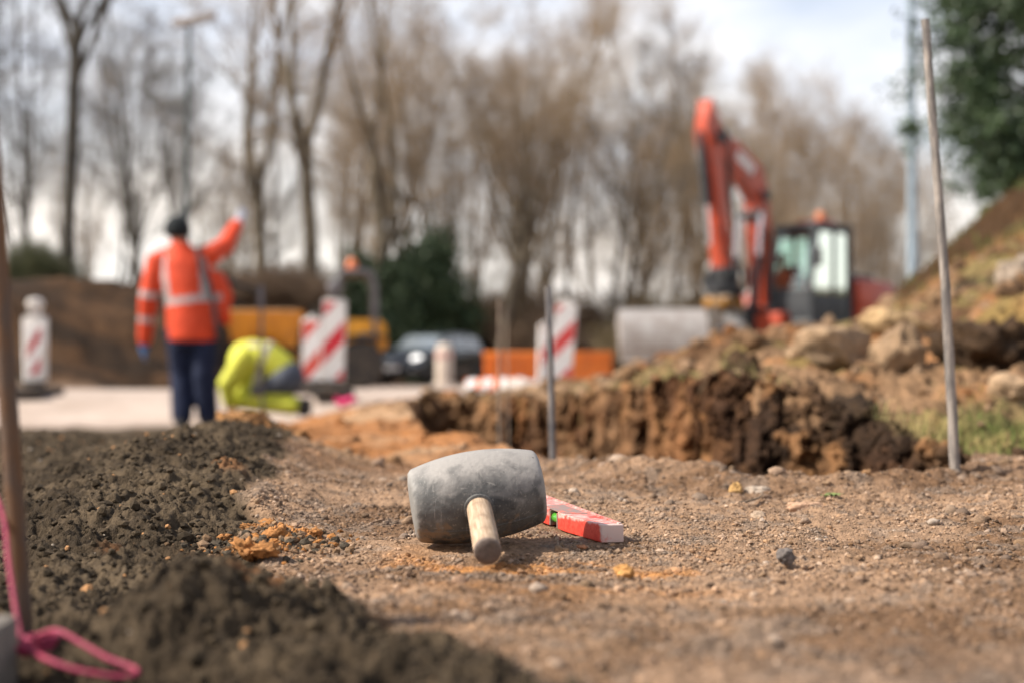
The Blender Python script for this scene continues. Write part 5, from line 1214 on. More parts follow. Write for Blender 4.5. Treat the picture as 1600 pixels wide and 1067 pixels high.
    for nm_, wr, d, pn in (('glove', wrL, (-.1, .15, -1), (.9, .3, 0)), ('glove', wrR, (.3, .5, .9), (-.7, .6, 0))):
        g = MB(); hand(g, wr, d, pn, 1.12, .4 if wr is wrL else .1, .12 if wr is wrL else .35); dd = Vector(d).normalized(); g.limb([Vector(wr) - dd * .05, Vector(wr) + dd * .01], [.048, .042], 12)
        o = g.fused(nm_, mat('blue work glove', (.03, .12, .30), .7, var=.2, vscale=30) if wr is wrL else mat('pale work glove', (.55, .56, .62), .7, var=.15, vscale=30), t, .009, 2)
        o['label'] = 'blue glove on the hanging hand' if wr is wrL else 'pale glove on the raised hand'
    for an, sx_ in ((anL, -.01), (anR, .02)):
        bt = MB(); bt.limb([an + Vector((0, 0, .10)), an + Vector((0, -.01, -.02))], [.058, .055], 14); bt.limb([an + Vector((0, -.06, -.045)), an + Vector((sx_, .08, -.045)), an + Vector((sx_ * 1.6, .19, -.052))], [.046, .05, .042], 14)
        bt.fused('boot', mat('dark boot', (.04, .035, .03), .7, var=.3, vscale=12), t, .012, 3)
    sp = MB(); sp.tube([(.045, -.12, 1.55), (.085, -.155, 1.42), (.15, -.17, 1.25), (.20, -.155, 1.05), (.225, -.13, .85), (.228, -.08, .70)], [.020, .022, .022, .022, .022, .02], 8)
    sp.build('shoulder_strap', mat('dark strap', (.035, .032, .036), .7), t)
standing()
def tool():
    a, b, c_ = at(352, 437, 12.45), at(404, 456, 12.45), at(411, 600, 12.45); c_.z = G1(c_.x, 12.45) - .02
    t = thing('rod_tool', 'thin dark upright rod with a slanting black arm beside the worker in orange', 'tool', (c_.x, c_.y, c_.z))
    o = Vector(c_)
    m = MB(); m.tube([(0, 0, 0), (b - o) + Vector((.02, 0, .03))], .016, 10); m.build('rod', thn, t)
    k = MB(); k.tube([a - o, (a.lerp(b, .5)) - o + Vector((0, 0, -.012)), b - o], [.028, .020, .012], 10); k.build('arm', M['black'], t)
    j = MB(); j.limb([b - o + Vector((.02, 0, -.15)), b - o + Vector((.02, 0, .03))], [.027, .022], 10); j.build('clamp', M['lampgrey'], t)
tool()

def kneeling():
    p = at(405, 648, 12.9); z = p.z
    t = thing('person', 'person in yellow hi-vis clothes kneeling bent over the ground', 'person', (p.x, 12.9, z))
    t.scale = (.86, .90, .98)
    f = .0062 / .0062
    hip = Vector((.26, 0, .36)); sh = Vector((-.12, 0, .50)); hd = Vector((-.27, -.02, .29))
    b = MB()
    b.limb([hip, hip.lerp(sh, .5) + Vector((0, 0, .06)), sh], [.15, .135, .145], 16); b.limb([sh, sh + Vector((-.05, 0, -.04)), hd], [.07, .06, .06]); b.ball(hd + Vector((-.02, 0, -.02)), (.10, .078, .10), 16); b.ball(hd + Vector((-.09, 0, -.06)), (.04, .045, .045), 10)
    b.limb([hd + Vector((-.12, 0, -.02)), hd + Vector((-.128, 0, -.045))], [.010, .012], 8)
    AR = []
    for s_ in (-1, 1):
        a0 = sh + Vector((-.02, s_ * .17, .0)); a1 = Vector((-.30, s_ * .22 - .02, .27)); a2 = Vector((-.27, s_ * .16 - .04, .10)); AR.append((a0, a1, a2))
        b.limb([a0, a1, a2], [.055, .045, .032]); hand(b, a2, (-.25, 0, -1), (1, 0, -.2), .9, .35)
        k0 = hip + Vector((0, s_ * .12, -.04)); k1 = Vector((-.15, s_ * .16, .10)); k2 = Vector((.36, s_ * .15, .07))
        b.limb([k0, k1, k2], [.095, .062, .045]); b.limb([k2, k2 + Vector((.10, 0, -.005))], [.042, .036])
    b.fused('body', SKIN, t, .011, 3)
    YE = mat('yellow hi-vis cloth', (.58, .60, .05), .7, col2=(.66, .67, .08), vscale=9, bump=.5, bscale=14, dist=.02)
    j = MB(); j.limb([hip + Vector((-.03, 0, .02)), hip.lerp(sh, .5) + Vector((0, 0, .07)), sh + Vector((-.02, 0, .0))], [.19, .19, .19], 20); j.limb([hip + Vector((-.06, 0, -.12)), hip.lerp(sh, .5) + Vector((0, 0, -.10)), sh + Vector((.0, 0, -.16))], [.13, .15, .14], 16); j.limb([hip + Vector((-.12, 0, -.16)), sh + Vector((.06, 0, -.28)), sh + Vector((-.06, 0, -.30))], [.10, .13, .12], 16)
    for a0, a1, a2 in AR: j.limb([a0, a1, a2 + Vector((0, 0, .03))], [.115, .095, .072], 16)
    j.limb([sh + Vector((.05, 0, .08)), sh + Vector((-.04, -.0, .05)), sh + Vector((-.09, 0, -.05))], [.12, .12, .10], 16)   # hood and collar
    jo = j.fused('jacket', YE, t, .014, 3)
    hh = MB(); hh.ball(hd + Vector((-.005, 0, .0)), (.112, .092, .108), 18); hh.fused('hair', mat('dark brown hair', (.045, .028, .018), .75, var=.3, vscale=40), t, .012, 2)
    ax = (hip - sh).normalized()
    tape(jo, lambda c_: (abs((Vector(c_) - sh).dot(ax) - .17) < .03 and c_[0] > -.16) or (abs(c_[1]) < .15 and abs(abs(c_[1]) - .11) < .025 and c_[2] > .5 and c_[0] > -.1 and c_[0] < .05))
    tr = MB()
    for s_ in (-1, 1):
        k0 = hip + Vector((0.02, s_ * .11, -.05)); k1 = Vector((-.15, s_ * .16, .11)); k2 = Vector((.38, s_ * .15, .085)); tr.limb([k0, k1, k2], [.145, .105, .085], 16)
    tr.ball(hip + Vector((.03, 0, -.02)), (.19, .22, .17), 18)
    to = tr.fused('trousers', mat('grey work cloth', (.075, .085, .11), .85, var=.15, vscale=8, bump=.5, bscale=12, dist=.02), t, .014, 4)
    to.data.materials.append(YE)
    for q in to.data.polygons:
        if q.center[2] < .195: q.material_index = 1
    for s_ in (-1, 1):
        k2 = Vector((.38, s_ * .15, .08)); bt = MB(); bt.limb([k2 + Vector((.0, 0, 0)), k2 + Vector((.11, 0, -.01))], [.058, .052], 14); bt.limb([k2 + Vector((.11, 0, .04)), k2 + Vector((.10, 0, -.05))], [.045, .05], 12); bt.fused('boot', mat('dark boot', (.04, .035, .03), .7, var=.3, vscale=12), t, .012, 3)
kneeling()
# pink marker
def marker():
    p = at(547, 631, 13.4); o = MB(); o.lathe([(.028, -.07), (.032, -.065), (.032, .05), (.020, .065), (.012, .08), (.001, .082)], 18, Matrix.Rotation(R(70), 4, 'Y')); o.box((-.075, 0, .01), (.05, .02, .06), (0, .3, 0), .008)
    ob = o.build('marker_can', mat('pink plastic', (.75, .03, .16), .4, var=.1, vscale=20)); ob.location = (p.x, 13.15, max(G1(p.x, 13.15), -.09) + .05); ob.scale = (1.15,) * 3
    tag(ob, 'bright pink marking spray can beside the taller beacon', 'spray can')
marker()

# ------------------------------------------------------------------ wheels
def wheel(parent, c_, r, w, axis=(0, 1, 0), rimcol=None, lugs=0):
    q = Vector(axis).to_track_quat('Z', 'Y').to_matrix().to_4x4(); T = Matrix.Translation(c_) @ q
    ty = MB(); ty.lathe([(r * .56, -w / 2), (r * .86, -w / 2), (r * .97, -w * .38), (r, -w * .2), (r, w * .2), (r * .97, w * .38), (r * .86, w / 2), (r * .56, w / 2)], 32, T)
    for k in range(lugs):
        for s_ in (-1, 1):
            ty.box((r * 1.0, 0, s_ * w * .22), (r * .10, r * .10, w * .42), (R(25 * s_), 0, 0), 0, T @ Matrix.Rotation(2 * math.pi * (k + .25 * s_) / lugs, 4, 'Z'))
    o = ty.build('wheel', M['tyre'], parent)
    rm = MB(); rm.lathe([(.02 * r, -w * .30), (r * .30, -w * .32), (r * .36, -w * .16), (r * .52, -w * .18), (r * .58, -w * .42), (r * .58, w * .42), (r * .52, w * .18), (r * .36, w * .16), (r * .30, w * .32), (.02 * r, w * .30)], 28, T)
    rm.build('rim', rimcol or M['steel'], o); return o

# ------------------------------------------------------------------ excavator
OXR = mat('red orange paint', (.47, .050, .010), .42, col2=(.30, .040, .014), vscale=5, spec=.5, coat=.2)
GRY = mat('dark grey paint', (.035, .038, .042), .5, var=.25, vscale=4)
GLS = bpy.data.materials.new('tinted cab glass'); GLS.use_nodes = True
_t = GLS.node_tree; _t.nodes.clear(); _o = _t.nodes.new('ShaderNodeOutputMaterial'); _m = _t.nodes.new('ShaderNodeMixShader'); _a = _t.nodes.new('ShaderNodeBsdfTransparent'); _g = _t.nodes.new('ShaderNodeBsdfGlossy'); _f = _t.nodes.new('ShaderNodeFresnel')
_a.inputs[0].default_value = (.70, .84, .80, 1); _g.inputs['Roughness'].default_value = .04; _g.inputs[0].default_value = (.85, .95, .9, 1); _f.inputs[0].default_value = 1.75
_ad = _t.nodes.new('ShaderNodeMath'); _ad.inputs[1].default_value = .10; _t.links.new(_f.outputs[0], _ad.inputs[0])
_t.links.new(_ad.outputs[0], _m.inputs[0]); _t.links.new(_a.outputs[0], _m.inputs[1]); _t.links.new(_g.outputs[0], _m.inputs[2]); _t.links.new(_m.outputs[0], _o.inputs[0])

def excavator():
    Y = 22.0; p = at(1246, 500, Y); x0 = p.x; z0 = 0.0
    # local axes: +x forward (towards the bucket), +y to the operator's left, +z up
    yaw = math.pi + R(42)
    t = thing('excavator', 'red orange wheeled excavator with folded arm and dark cab behind the earth bank', 'excavator', (x0, Y, z0 - .02), (0, 0, yaw)); ES = .87; t.scale = (ES, ES, ES)
    ch = MB(); ch.box((0, 0, .72), (3.0, .8, .36), None, .05); ch.box((1.15, 0, .55), (.28, 1.9, .25), None, .04); ch.box((-1.15, 0, .55), (.28, 1.9, .25), None, .04); ch.lathe([(.55, .88), (.6, .9), (.6, 1.0), (.5, 1.02)], 32); ch.build('chassis', GRY, t)
    for sx in (1.1, -1.1):
        for sy in (.95, -.95): wheel(t, (sx, sy, .48), .48, .46, (0, 1 if sy > 0 else -1, 0), OXR if False else M['steel'], 16)
    bl = MB(); bl.prism([(1.9, .25), (2.02, .3), (1.98, .55), (2.04, .82), (1.96, .84), (1.88, .55)], -1.1, 1.1, None, .01); bl.box((1.6, .4, .6), (.6, .12, .16), (0, .2, 0), .02); bl.box((1.6, -.4, .6), (.6, .12, .16), (0, .2, 0), .02); bl.build('dozer_blade', M['steel'], t)
    # upper structure
    dk_ = MB(); dk_.box((-.15, 0, 1.1), (2.3, 2.1, .16), None, .04); dk_.box((.78, -.45, 1.32), (.7, .7, .32), None, .05); dk_.build('deck', GRY, t)
    cw = MB(); cw.prism([(-1.65, 1.05), (-1.62, 1.75), (-1.45, 1.95), (-.35, 1.98), (-.35, 1.12), (-1.3, 1.02)], -1.05, 1.05, None, .09); cwo = cw.build('counterweight', OXR, t)
    hd = MB(); hd.box((-.8, .45, 2.02), (.8, .7, .10), None, .03); hd.box((-.8, -.5, 2.02), (.8, .6, .08), None, .03); hd.tube([(-1.1, -.7, 2.0), (-1.1, -.7, 2.4)], .05, 10); hd.build('engine_hood', GRY, t)
    tk = MB(); tk.prism([(-.3, 1.18), (.85, 1.18), (.95, 1.35), (.8, 1.62), (-.3, 1.85)], -1.03, -.35, None, .05); tk.build('tank_cover', OXR, t)
    fr = MB(); fr.box((1.05, .28, 1.18), (.35, .55, .34), None, .06); fr.build('nose_cover', OXR, t)
    # cab on the operator's left
    cb = MB(); x1, x2, y1, y2, zb, zt = -.16, .92, .16, .98, 1.18, 2.78
    C8 = {(0, 0): [(x1, zb), (x1 - .02, zt)], (1, 0): [(x2, zb), (x2 - .02, 1.75), (x2 - .22, zt)]}
    for yy in (y1, y2):
        cb.tube([(x1, yy, zb), (x1, yy, zt)], .055, 8); cb.tube([(x2, yy, zb), (x2 + .02, yy, 1.85), (x2 - .16, yy, zt)], .05, 8)
        cb.tube([(x1, yy, zt), (x2 - .16, yy, zt)], .055, 8); cb.tube([(x1, yy, zb), (x2, yy, zb)], .06, 8); cb.tube([(x1 + .46, yy, zb), (x1 + .43, yy, zt)], .04, 8)
    for a, b2 in (((x2, zb), .05), ((x2 - .16, zt), .05), ((x1, zt), .05), ((x1, zb), .05), ((x2 + .02, 1.72), .03)): cb.tube([(a[0], y1, a[1]), (a[0], y2, a[1])], b2, 8)
    cb.box(((x1 + x2) / 2 - .08, (y1 + y2) / 2, zt + .05), (x2 - x1 - .02, y2 - y1 + .12, .09), None, .035)
    cb.box(((x1 + x2) / 2, y2, zb + .24), (x2 - x1, .05, .46), None, .01); cb.box(((x1 + x2) / 2, y1, zb + .24), (x2 - x1, .05, .46), None, .01); cb.box((x1, (y1 + y2) / 2, zb + .3), (.05, y2 - y1, .6), None, .01)
    cb.box((x2 + .01, (y1 + y2) / 2, (zb + 1.70) / 2), (.04, y2 - y1, 1.70 - zb), None, .01)
    co = cb.build('cab', GRY, t)
    gl = MB()
    def pane(pts): gl.add(pts, [tuple(range(len(pts)))])
    for yy in (y1 + .002, y2 - .002):
        pane([(x1 + .06, yy, zb + .48), (x1 + .41, yy, zb + .48), (x1 + .39, yy, zt - .05), (x1 + .06, yy, zt - .05)]); pane([(x1 + .50, yy, zb + .48), (x2 - .04, yy, zb + .48), (x2 - .02, yy, 1.85), (x2 - .19, yy, zt - .05), (x1 + .47, yy, zt - .05)])
    pane([(x2 + .02, y1 + .05, 1.75), (x2 + .02, y2 - .05, 1.75), (x2 + .02, y2 - .05, 1.85), (x2 - .15, y2 - .05, zt - .05), (x2 - .15, y1 + .05, zt - .05), (x2 + .02, y1 + .05, 1.85)])
    pane([(x1 - .002, y1 + .06, zb + .62), (x1 - .002, y2 - .06, zb + .62), (x1 - .002, y2 - .06, zt - .06), (x1 - .002, y1 + .06, zt - .06)])
    gl.build('window', GLS, co)
    st = MB(); st.box((.12, .58, 1.52), (.48, .5, .16), None, .05); st.box((-.10, .58, 1.9), (.14, .48, .7), (0, -.1, 0), .05); st.tube([(.7, .58, 1.2), (.62, .58, 1.85)], .04, 8); st.box((.6, .58, 1.9), (.06, .34, .05), None, .02); st.build('seat', M['black'], co)
    lt = MB(); lt.box((-.05, .38, zt + .16), (.5, .5, .13), None, .05); lt.build('roof_box', OXR, co)
    bc = MB(); bc.lathe([(.085, 0), (.085, .12), (.06, .17), (.001, .18)], 18, Matrix.Translation((-.15, .4, zt + .225))); bc.build('warning_beacon', mat('amber beacon', (.55, .17, .05), .25, spec=.6), co)
    mi = MB(); mi.tube([(x2 - .05, y2 + .02, 2.3), (x2 + .15, y2 + .2, 2.35)], .015, 8); mi.box((x2 + .16, y2 + .24, 2.25), (.05, .18, .32), None, .02); mi.build('mirror', M['black'], co)
    hr = MB(); hr.tube([(.9, -1.0, 1.3), (.9, -1.0, 2.2), (.2, -1.0, 2.2), (.0, -1.0, 1.8)], .022, 8); hr.build('handrail', GRY, t)
    # arm, in its own plane just right of the cab
    ay = -.30
    def beam(pts, ws, y_half, name, m, par):
        """a box beam that follows pts with depth ws"""
        top_ = []; bot_ = []
        for i, q in enumerate(pts):
            d = (Vector(pts[min(i + 1, len(pts) - 1)]) - Vector(pts[max(i - 1, 0)])).normalized(); n_ = Vector((-d.y, d.x))
            top_.append(Vector(q) + n_ * ws[i] / 2); bot_.append(Vector(q) - n_ * ws[i] / 2)
        b_ = MB(); bm = bmesh.new(); rs_ = []
        for a, c2 in zip(top_, bot_): rs_.append([bm.verts.new((a.x, ay - y_half, a.y)), bm.verts.new((a.x, ay + y_half, a.y)), bm.verts.new((c2.x, ay + y_half, c2.y)), bm.verts.new((c2.x, ay - y_half, c2.y))])
        for i in range(len(rs_) - 1):
            for k in range(4): bm.faces.new((rs_[i][k], rs_[i][(k + 1) % 4], rs_[i + 1][(k + 1) % 4], rs_[i + 1][k]))
        bm.faces.new(rs_[0]); bm.faces.new(list(reversed(rs_[-1]))); bmesh.ops.recalc_face_normals(bm, faces=bm.faces); bmesh.ops.bevel(bm, geom=list(bm.edges), offset=.02, segments=2, affect='EDGES'); b_.bm(bm)
        for q, r_ in ((pts[0], ws[0] * .5), (pts[-1], ws[-1] * .5)): b_.lathe([(r_ * .9, -y_half * 1.1), (r_, -y_half), (r_, y_half), (r_ * .9, y_half * 1.1)], 20, Matrix.Translation((q[0], ay, q[1])) @ Matrix.Rotation(R(90), 4, 'X'))
        return b_.build(name, m, par)
    A0, A1, A2 = (.62, 1.45), (.76, 3.42), (1.98, 4.30)
    A3 = (1.70, 2.02)
    beam([A0, (.64, 2.2), (.72, 3.0), A1], [.32, .33, .34, .32], .17, 'lower_boom', OXR, t)
    beam([A1, (.95, 3.74), (1.48, 4.08), A2], [.36, .52, .46, .30], .16, 'upper_boom', OXR, t)
    stk = beam([(2.12, 4.92), (2.06, 4.45), (1.99, 4.0), (1.82, 3.0), A3], [.08, .44, .35, .29, .24], .15, 'stick', OXR, t)
    lg = MB(); lg.box((1.28, ay - .172, 3.955), (.50, .012, .17), (0, R(-30), 0), 0); lg.box((1.28, ay + .172, 3.955), (.50, .012, .17), (0, R(-30), 0), 0); lg.build('white_mark', mat('white sticker', (.7, .68, .66), .4, col2=(.55, .3, .25), vscale=9, lo=.5, hi=.7), t)
    def ram(a, b2, y_, r_, frac, name='hydraulic_ram'):
        a, b2 = Vector((a[0], y_, a[1])), Vector((b2[0], y_, b2[1])); m_ = MB(); m_.tube([a, a.lerp(b2, frac)], r_, 14); m_.tube([a.lerp(b2, frac), a.lerp(b2, frac + .03)], r_ * 1.15, 14); o = m_.build(name, GRY, t)
        q = MB(); q.tube([a.lerp(b2, frac), b2], r_ * .5, 12); q.build('piston', mat('chrome piston', (.7, .7, .72), .18, 1.0), o)
    ram((1.12, 1.5), (.95, 3.1), ay + .24, .075, .5); ram((1.12, 1.5), (.95, 3.1), ay - .24, .075, .5)
    ram((2.26, 4.40), (2.04, 2.5), ay, .075, .62)
    ram((1.10, 4.04), (1.98, 4.66), ay, .07, .6)
    pn = MB()
    for q_, r_ in ((A1, .10), (A2, .10), ((.95, 3.1), .07), (A3, .08), (A0, .10)):
        pn.lathe([(.001, -.235), (r_, -.235), (r_, .235), (.001, .235)], 16, Matrix.Translation((q_[0], ay, q_[1])) @ Matrix.Rotation(R(90), 4, 'X'))
    pn.build('pivot_pin', GRY, t)
    hs = MB()
    for k in range(3): hs.tube([(1.87, ay + .1 + k * .04, 4.5), (1.73, ay + .1 + k * .04, 4.2), (1.69, ay + .1 + k * .04, 3.6), (1.57, ay + .12, 2.8), (1.67, ay + .14, 2.2)], .02, 6)
    hs.tube([(1.02, ay + .2, 1.6), (1.12, ay + .23, 2.4), (1.15, ay + .22, 3.2), (1.5, ay + .2, 3.6)], .025, 6); hs.build('hose', M['black'], t)
    # rotating coupler and bucket
    tr_ = MB(); tr_.box((1.70, ay, 1.98), (.30, .34, .32), (0, .1, 0), .04); tr_.lathe([(.26, 0), (.32, .03), (.32, .16), (.26, .2)], 28, Matrix.Translation((1.70, ay, 1.66))); tr_.box((1.72, ay - .22, 1.9), (.4, .12, .25), None, .03); tr_.tube([(1.47, ay + .25, 2.15), (1.42, ay + .3, 1.8), (1.57, ay + .2, 1.55)], .035, 8); tr_.build('tilt_coupler', M['black'], t)
    qc = MB(); qc.box((1.70, ay, 1.53), (.48, .5, .16), (0, 0, 0), .03); qc.box((1.48, ay, 1.47), (.12, .52, .2), None, .02); qc.build('quick_hitch', mat('yellow paint', (.34, .15, .012), .5, col2=(.15, .085, .03), vscale=7), t)
    bk_ = MB(); wd2 = .72
    prof = []
    for k in range(11):
        a = R(200 - k * 17); prof.append((.50 * math.cos(a), .60 * math.sin(a)))
    ins = [(x_ * .93, z_ * .93) for x_, z_ in prof]
    bx, by = (Matrix.Rotation(-yaw, 3, 'Z') @ Vector((-1.12, -.68, 0))).xy
    Tb = Matrix.Translation((1.70 + bx, ay + by, .78)) @ Matrix.Rotation(R(90) - yaw, 4, 'Z') @ Matrix.Rotation(R(-10), 4, 'Y')
    bm = bmesh.new(); o1 = [[bm.verts.new((x_, s_, z_)) for x_, z_ in prof] for s_ in (-wd2, wd2)]; i1 = [[bm.verts.new((x_, s_ * .97, z_)) for x_, z_ in ins] for s_ in (-wd2, wd2)]
    for i in range(10): bm.faces.new((o1[0][i], o1[0][i + 1], o1[1][i + 1], o1[1][i])); bm.faces.new((i1[0][i], i1[1][i], i1[1][i + 1], i1[0][i + 1]))
    for s_ in (0, 1): bm.faces.new(o1[s_]); bm.faces.new(i1[s_])
    for k in (0, 10):
        for s_ in (0,): bm.faces.new((o1[0][k], o1[1][k], i1[1][k], i1[0][k]))
    bmesh.ops.recalc_face_normals(bm, faces=bm.faces); bm.transform(Tb); bk_.bm(bm)
    bk_.box((-.54, 0, -.18), (.10, wd2 * 2.02, .03), (0, .5, 0), .004, Tb)
    for k in range(6): bk_.box((0.30, -wd2 + .14 + k * .235, .33), (.30, .03, .10), (0, .75, 0), .004, Tb)
    bo = bk_.build('bucket', mat('worn grey steel', (.42, .39, .37), .5, metal=.25, col2=(.30, .26, .23), vscale=5, bump=.3, bscale=30), t)
    bo.location = (0, 0, 0)
    er = MB(); er.box((0, .50, .50), (.30, .05, .30), None, .01, Tb) if False else None
    hx = Tb.inverted() @ Vector((1.70, ay, 1.46)); er.box((hx.x, hx.y - .15, hx.z - .15), (.34, .05, .42), None, .01, Tb); er.box((hx.x, hx.y + .15, hx.z - .15), (.34, .05, .42), None, .01, Tb); er.tube([Tb @ Vector((-.2, hx.y - .2, .30)), Tb @ Vector((hx.x, hx.y, .40))], .09, 10); er.build('bucket_ear', M['steel'], bo)
    # operator
    op = thing('person', 'machine operator in orange jacket sitting behind the cab glass', 'person', Vector((x0, Y, z0 - .02)) + Matrix.Rotation(yaw, 3, 'Z') @ (Vector((.10, .58, 1.60)) * ES), (0, 0, yaw)); op.scale = (ES,) * 3
    b = MB(); b.loft([((0, 0, 0), .13, .17), ((-.02, 0, .25), .11, .17), ((-.04, 0, .45), .10, .19), ((-.03, 0, .55), .06, .08)], 16); b.limb([(-.03, 0, .52), (-.01, 0, .63), (0, 0, .70)], [.055, .055, .06]); b.ball((.01, 0, .74), (.095, .076, .115), 16); b.limb([(.10, 0, .75), (.112, 0, .72)], [.01, .013], 8)
    for s_ in (-1, 1):
        b.limb([(-.03, s_ * .19, .43), (.08, s_ * .25, .2), (.34, s_ * .17, .2)], [.05, .043, .03]); hand(b, (.34, s_ * .17, .2), (1, 0, -.1), (0, 0, -1), .9, .6); b.limb([(.02, s_ * .1, .04), (.38, s_ * .12, .07), (.42, s_ * .12, -.33)], [.08, .06, .045]); b.limb([(.42, s_ * .12, -.36), (.55, s_ * .12, -.37)], [.04, .035]); b.ball((.0, s_ * .078, .735), (.02, .01, .03), 8)
    b.fused('body', SKIN, op, .012, 3)
    j = MB(); j.loft([((0, 0, .0), .17, .20), ((-.02, 0, .25), .15, .20), ((-.04, 0, .45), .125, .21), ((-.03, 0, .57), .07, .09)], 18)
    for s_ in (-1, 1): j.limb([(-.03, s_ * .19, .43), (.08, s_ * .25, .2), (.31, s_ * .18, .2)], [.075, .065, .05])
    j.fused('jacket', mat('orange hi-vis cloth seated', (.80, .12, .04), .75, var=.1, vscale=9), op, .014, 3)
    q = MB()
    for s_ in (-1, 1): q.limb([(.0, s_ * .1, .03), (.38, s_ * .12, .07), (.42, s_ * .12, -.28)], [.10, .08, .07])
    q.fused('trousers', mat('dark trousers seated', (.02, .025, .04), .85, var=.1, vscale=9), op, .014, 3)
    hh = MB(); hh.ball((-.005, 0, .775), (.102, .084, .092), 16); hh.fused('hair', mat('brown hair', (.05, .032, .02), .7, var=.3, vscale=40), op, .012, 2)
excavator()

# ------------------------------------------------------------------ dumper
def dumper():
    Y = 26.0; p = at(475, 608, Y)
    t = thing('site_dumper', 'orange site dumper with tipping skip and grey roll bar behind the beacons', 'dumper', (p.x, Y, 0.005), (0, 0, R(8)))
    OY = mat('amber orange paint', (.66, .27, .02), .45, col2=(.52, .21, .03), vscale=4); 
    # skip at the front end (-x), opened with sloping sides
    s = MB(); bm = bmesh.new()
    lo_ = [(-1.15, -.55, .75), (-.15, -.55, .75), (-.15, .55, .75), (-1.15, .55, .75)]; hi_ = [(-1.50, -.85, 1.36), (.0, -.85, 1.36), (.0, .85, 1.36), (-1.50, .85, 1.36)]
    ih = [(-1.44, -.80, 1.36), (-.06, -.80, 1.36), (-.06, .80, 1.36), (-1.44, .80, 1.36)]; il = [(-1.1, -.5, .80), (-.2, -.5, .80), (-.2, .5, .80), (-1.1, .5, .80)]
    V4 = [[bm.verts.new(v) for v in q] for q in (lo_, hi_, ih, il)]
    for a, b in ((0, 1), (1, 2), (2, 3)):
        for k in range(4): bm.faces.new((V4[a][k], V4[a][(k + 1) % 4], V4[b][(k + 1) % 4], V4[b][k]))
    bm.faces.new(V4[0]); bm.faces.new(V4[3]); bmesh.ops.recalc_face_normals(bm, faces=bm.faces); s.bm(bm)
    for k in range(4): s.box((-1.25 + k * .36, -.735, 1.08), (.06, .05, .52), (R(26), 0, 0), .006)
    so_ = s.build('skip', OY, t)
    ld = MB(); ld.box((-.74, 0, 1.34), (1.36, 1.58, .10), None, .04); ld.build('load', mat('sandy load', (.36, .22, .12), .95, col2=(.46, .30, .18), vscale=6, bump=.6, bscale=12, dist=.05), so_)
    cf = MB(); cf.box((.15, 0, .55), (2.5, .55, .26), None, .04); cf.box((-.65, 0, .6), (.3, .5, .3), None, .03); cf.build('chassis', mat('dark brown orange frame', (.20, .085, .015), .6, var=.3, vscale=4), t)
    for sx in (-.75, 1.0):
        for sy in (-.68, .68): wheel(t, (sx, sy, .42), .42, .34, (0, 1 if sy > 0 else -1, 0), OY, 14)
    en = MB(); en.prism([(.62, .66), (1.42, .66), (1.50, .78), (1.46, 1.14), (1.36, 1.24), (.62, 1.24)], -.52, .52, None, .06); eo = en.build('engine_cover', mat('bright amber paint', (.78, .33, .012), .4, col2=(.66, .28, .02), vscale=5), t)
    bd = MB(); bd.lathe([(.07, 0), (.07, .012), (.001, .014)], 18, Matrix.Translation((1.08, -.522, .93)) @ Matrix.Rotation(R(90), 4, 'X') @ Matrix.Diagonal((2.0, .8, 1, 1))); bd.build('badge', mat('grey badge', (.25, .25, .27), .4), eo)
    st = MB(); st.box((.42, 0, .95), (.44, .5, .14), None, .04); st.box((.62, 0, 1.25), (.12, .46, .55), (0, .12, 0), .04); st.build('seat', M['black'], t)
    rb = MB()
    for sy in (-.5, .5): rb.tube([(.55, sy, .7), (.55, sy, 1.75), (.60, sy, 2.0), (.75, sy, 2.1), (1.08, sy, 2.1), (1.22, sy, 2.0), (1.27, sy, 1.75), (1.27, sy, .7)], .055, 10)
    for x_ in (.62, 1.2): rb.tube([(x_, -.5, 2.07), (x_, .5, 2.07)], .05, 10)
    rb.box((.91, 0, 2.13), (.66, 1.05, .035), None, .012)
    ro = rb.build('roll_bar', mat('grey frame paint', (.11, .105, .11), .5, var=.2, vscale=5), t)
    bc = MB(); bc.lathe([(.09, 0), (.10, .03), (.09, .15), (.05, .20), (.001, .21)], 18, Matrix.Translation((.86, -.2, 2.15))); bc.build('warning_beacon', mat('amber lens', (.72, .17, .04), .25, spec=.6), ro)
    sw = MB(); sw.tube([(.05, 0, .8), (.18, 0, 1.22)], .04, 8); sw.tube([(.18 + .02 * math.cos(a), .19 * math.cos(a), 1.22 + .19 * math.sin(a) * .5) for a in [k * .5236 for k in range(13)]], .018, 8); sw.box((.0, 0, .95), (.14, .5, .45), None, .03); sw.build('steering_wheel', M['black'], t)
    for sy in (-.68, .68):
        fd = MB(); fd.box((1.0, sy, .92), (.95, .38, .05), None, .015); fd.build('mudguard', M['black'], t)
dumper()

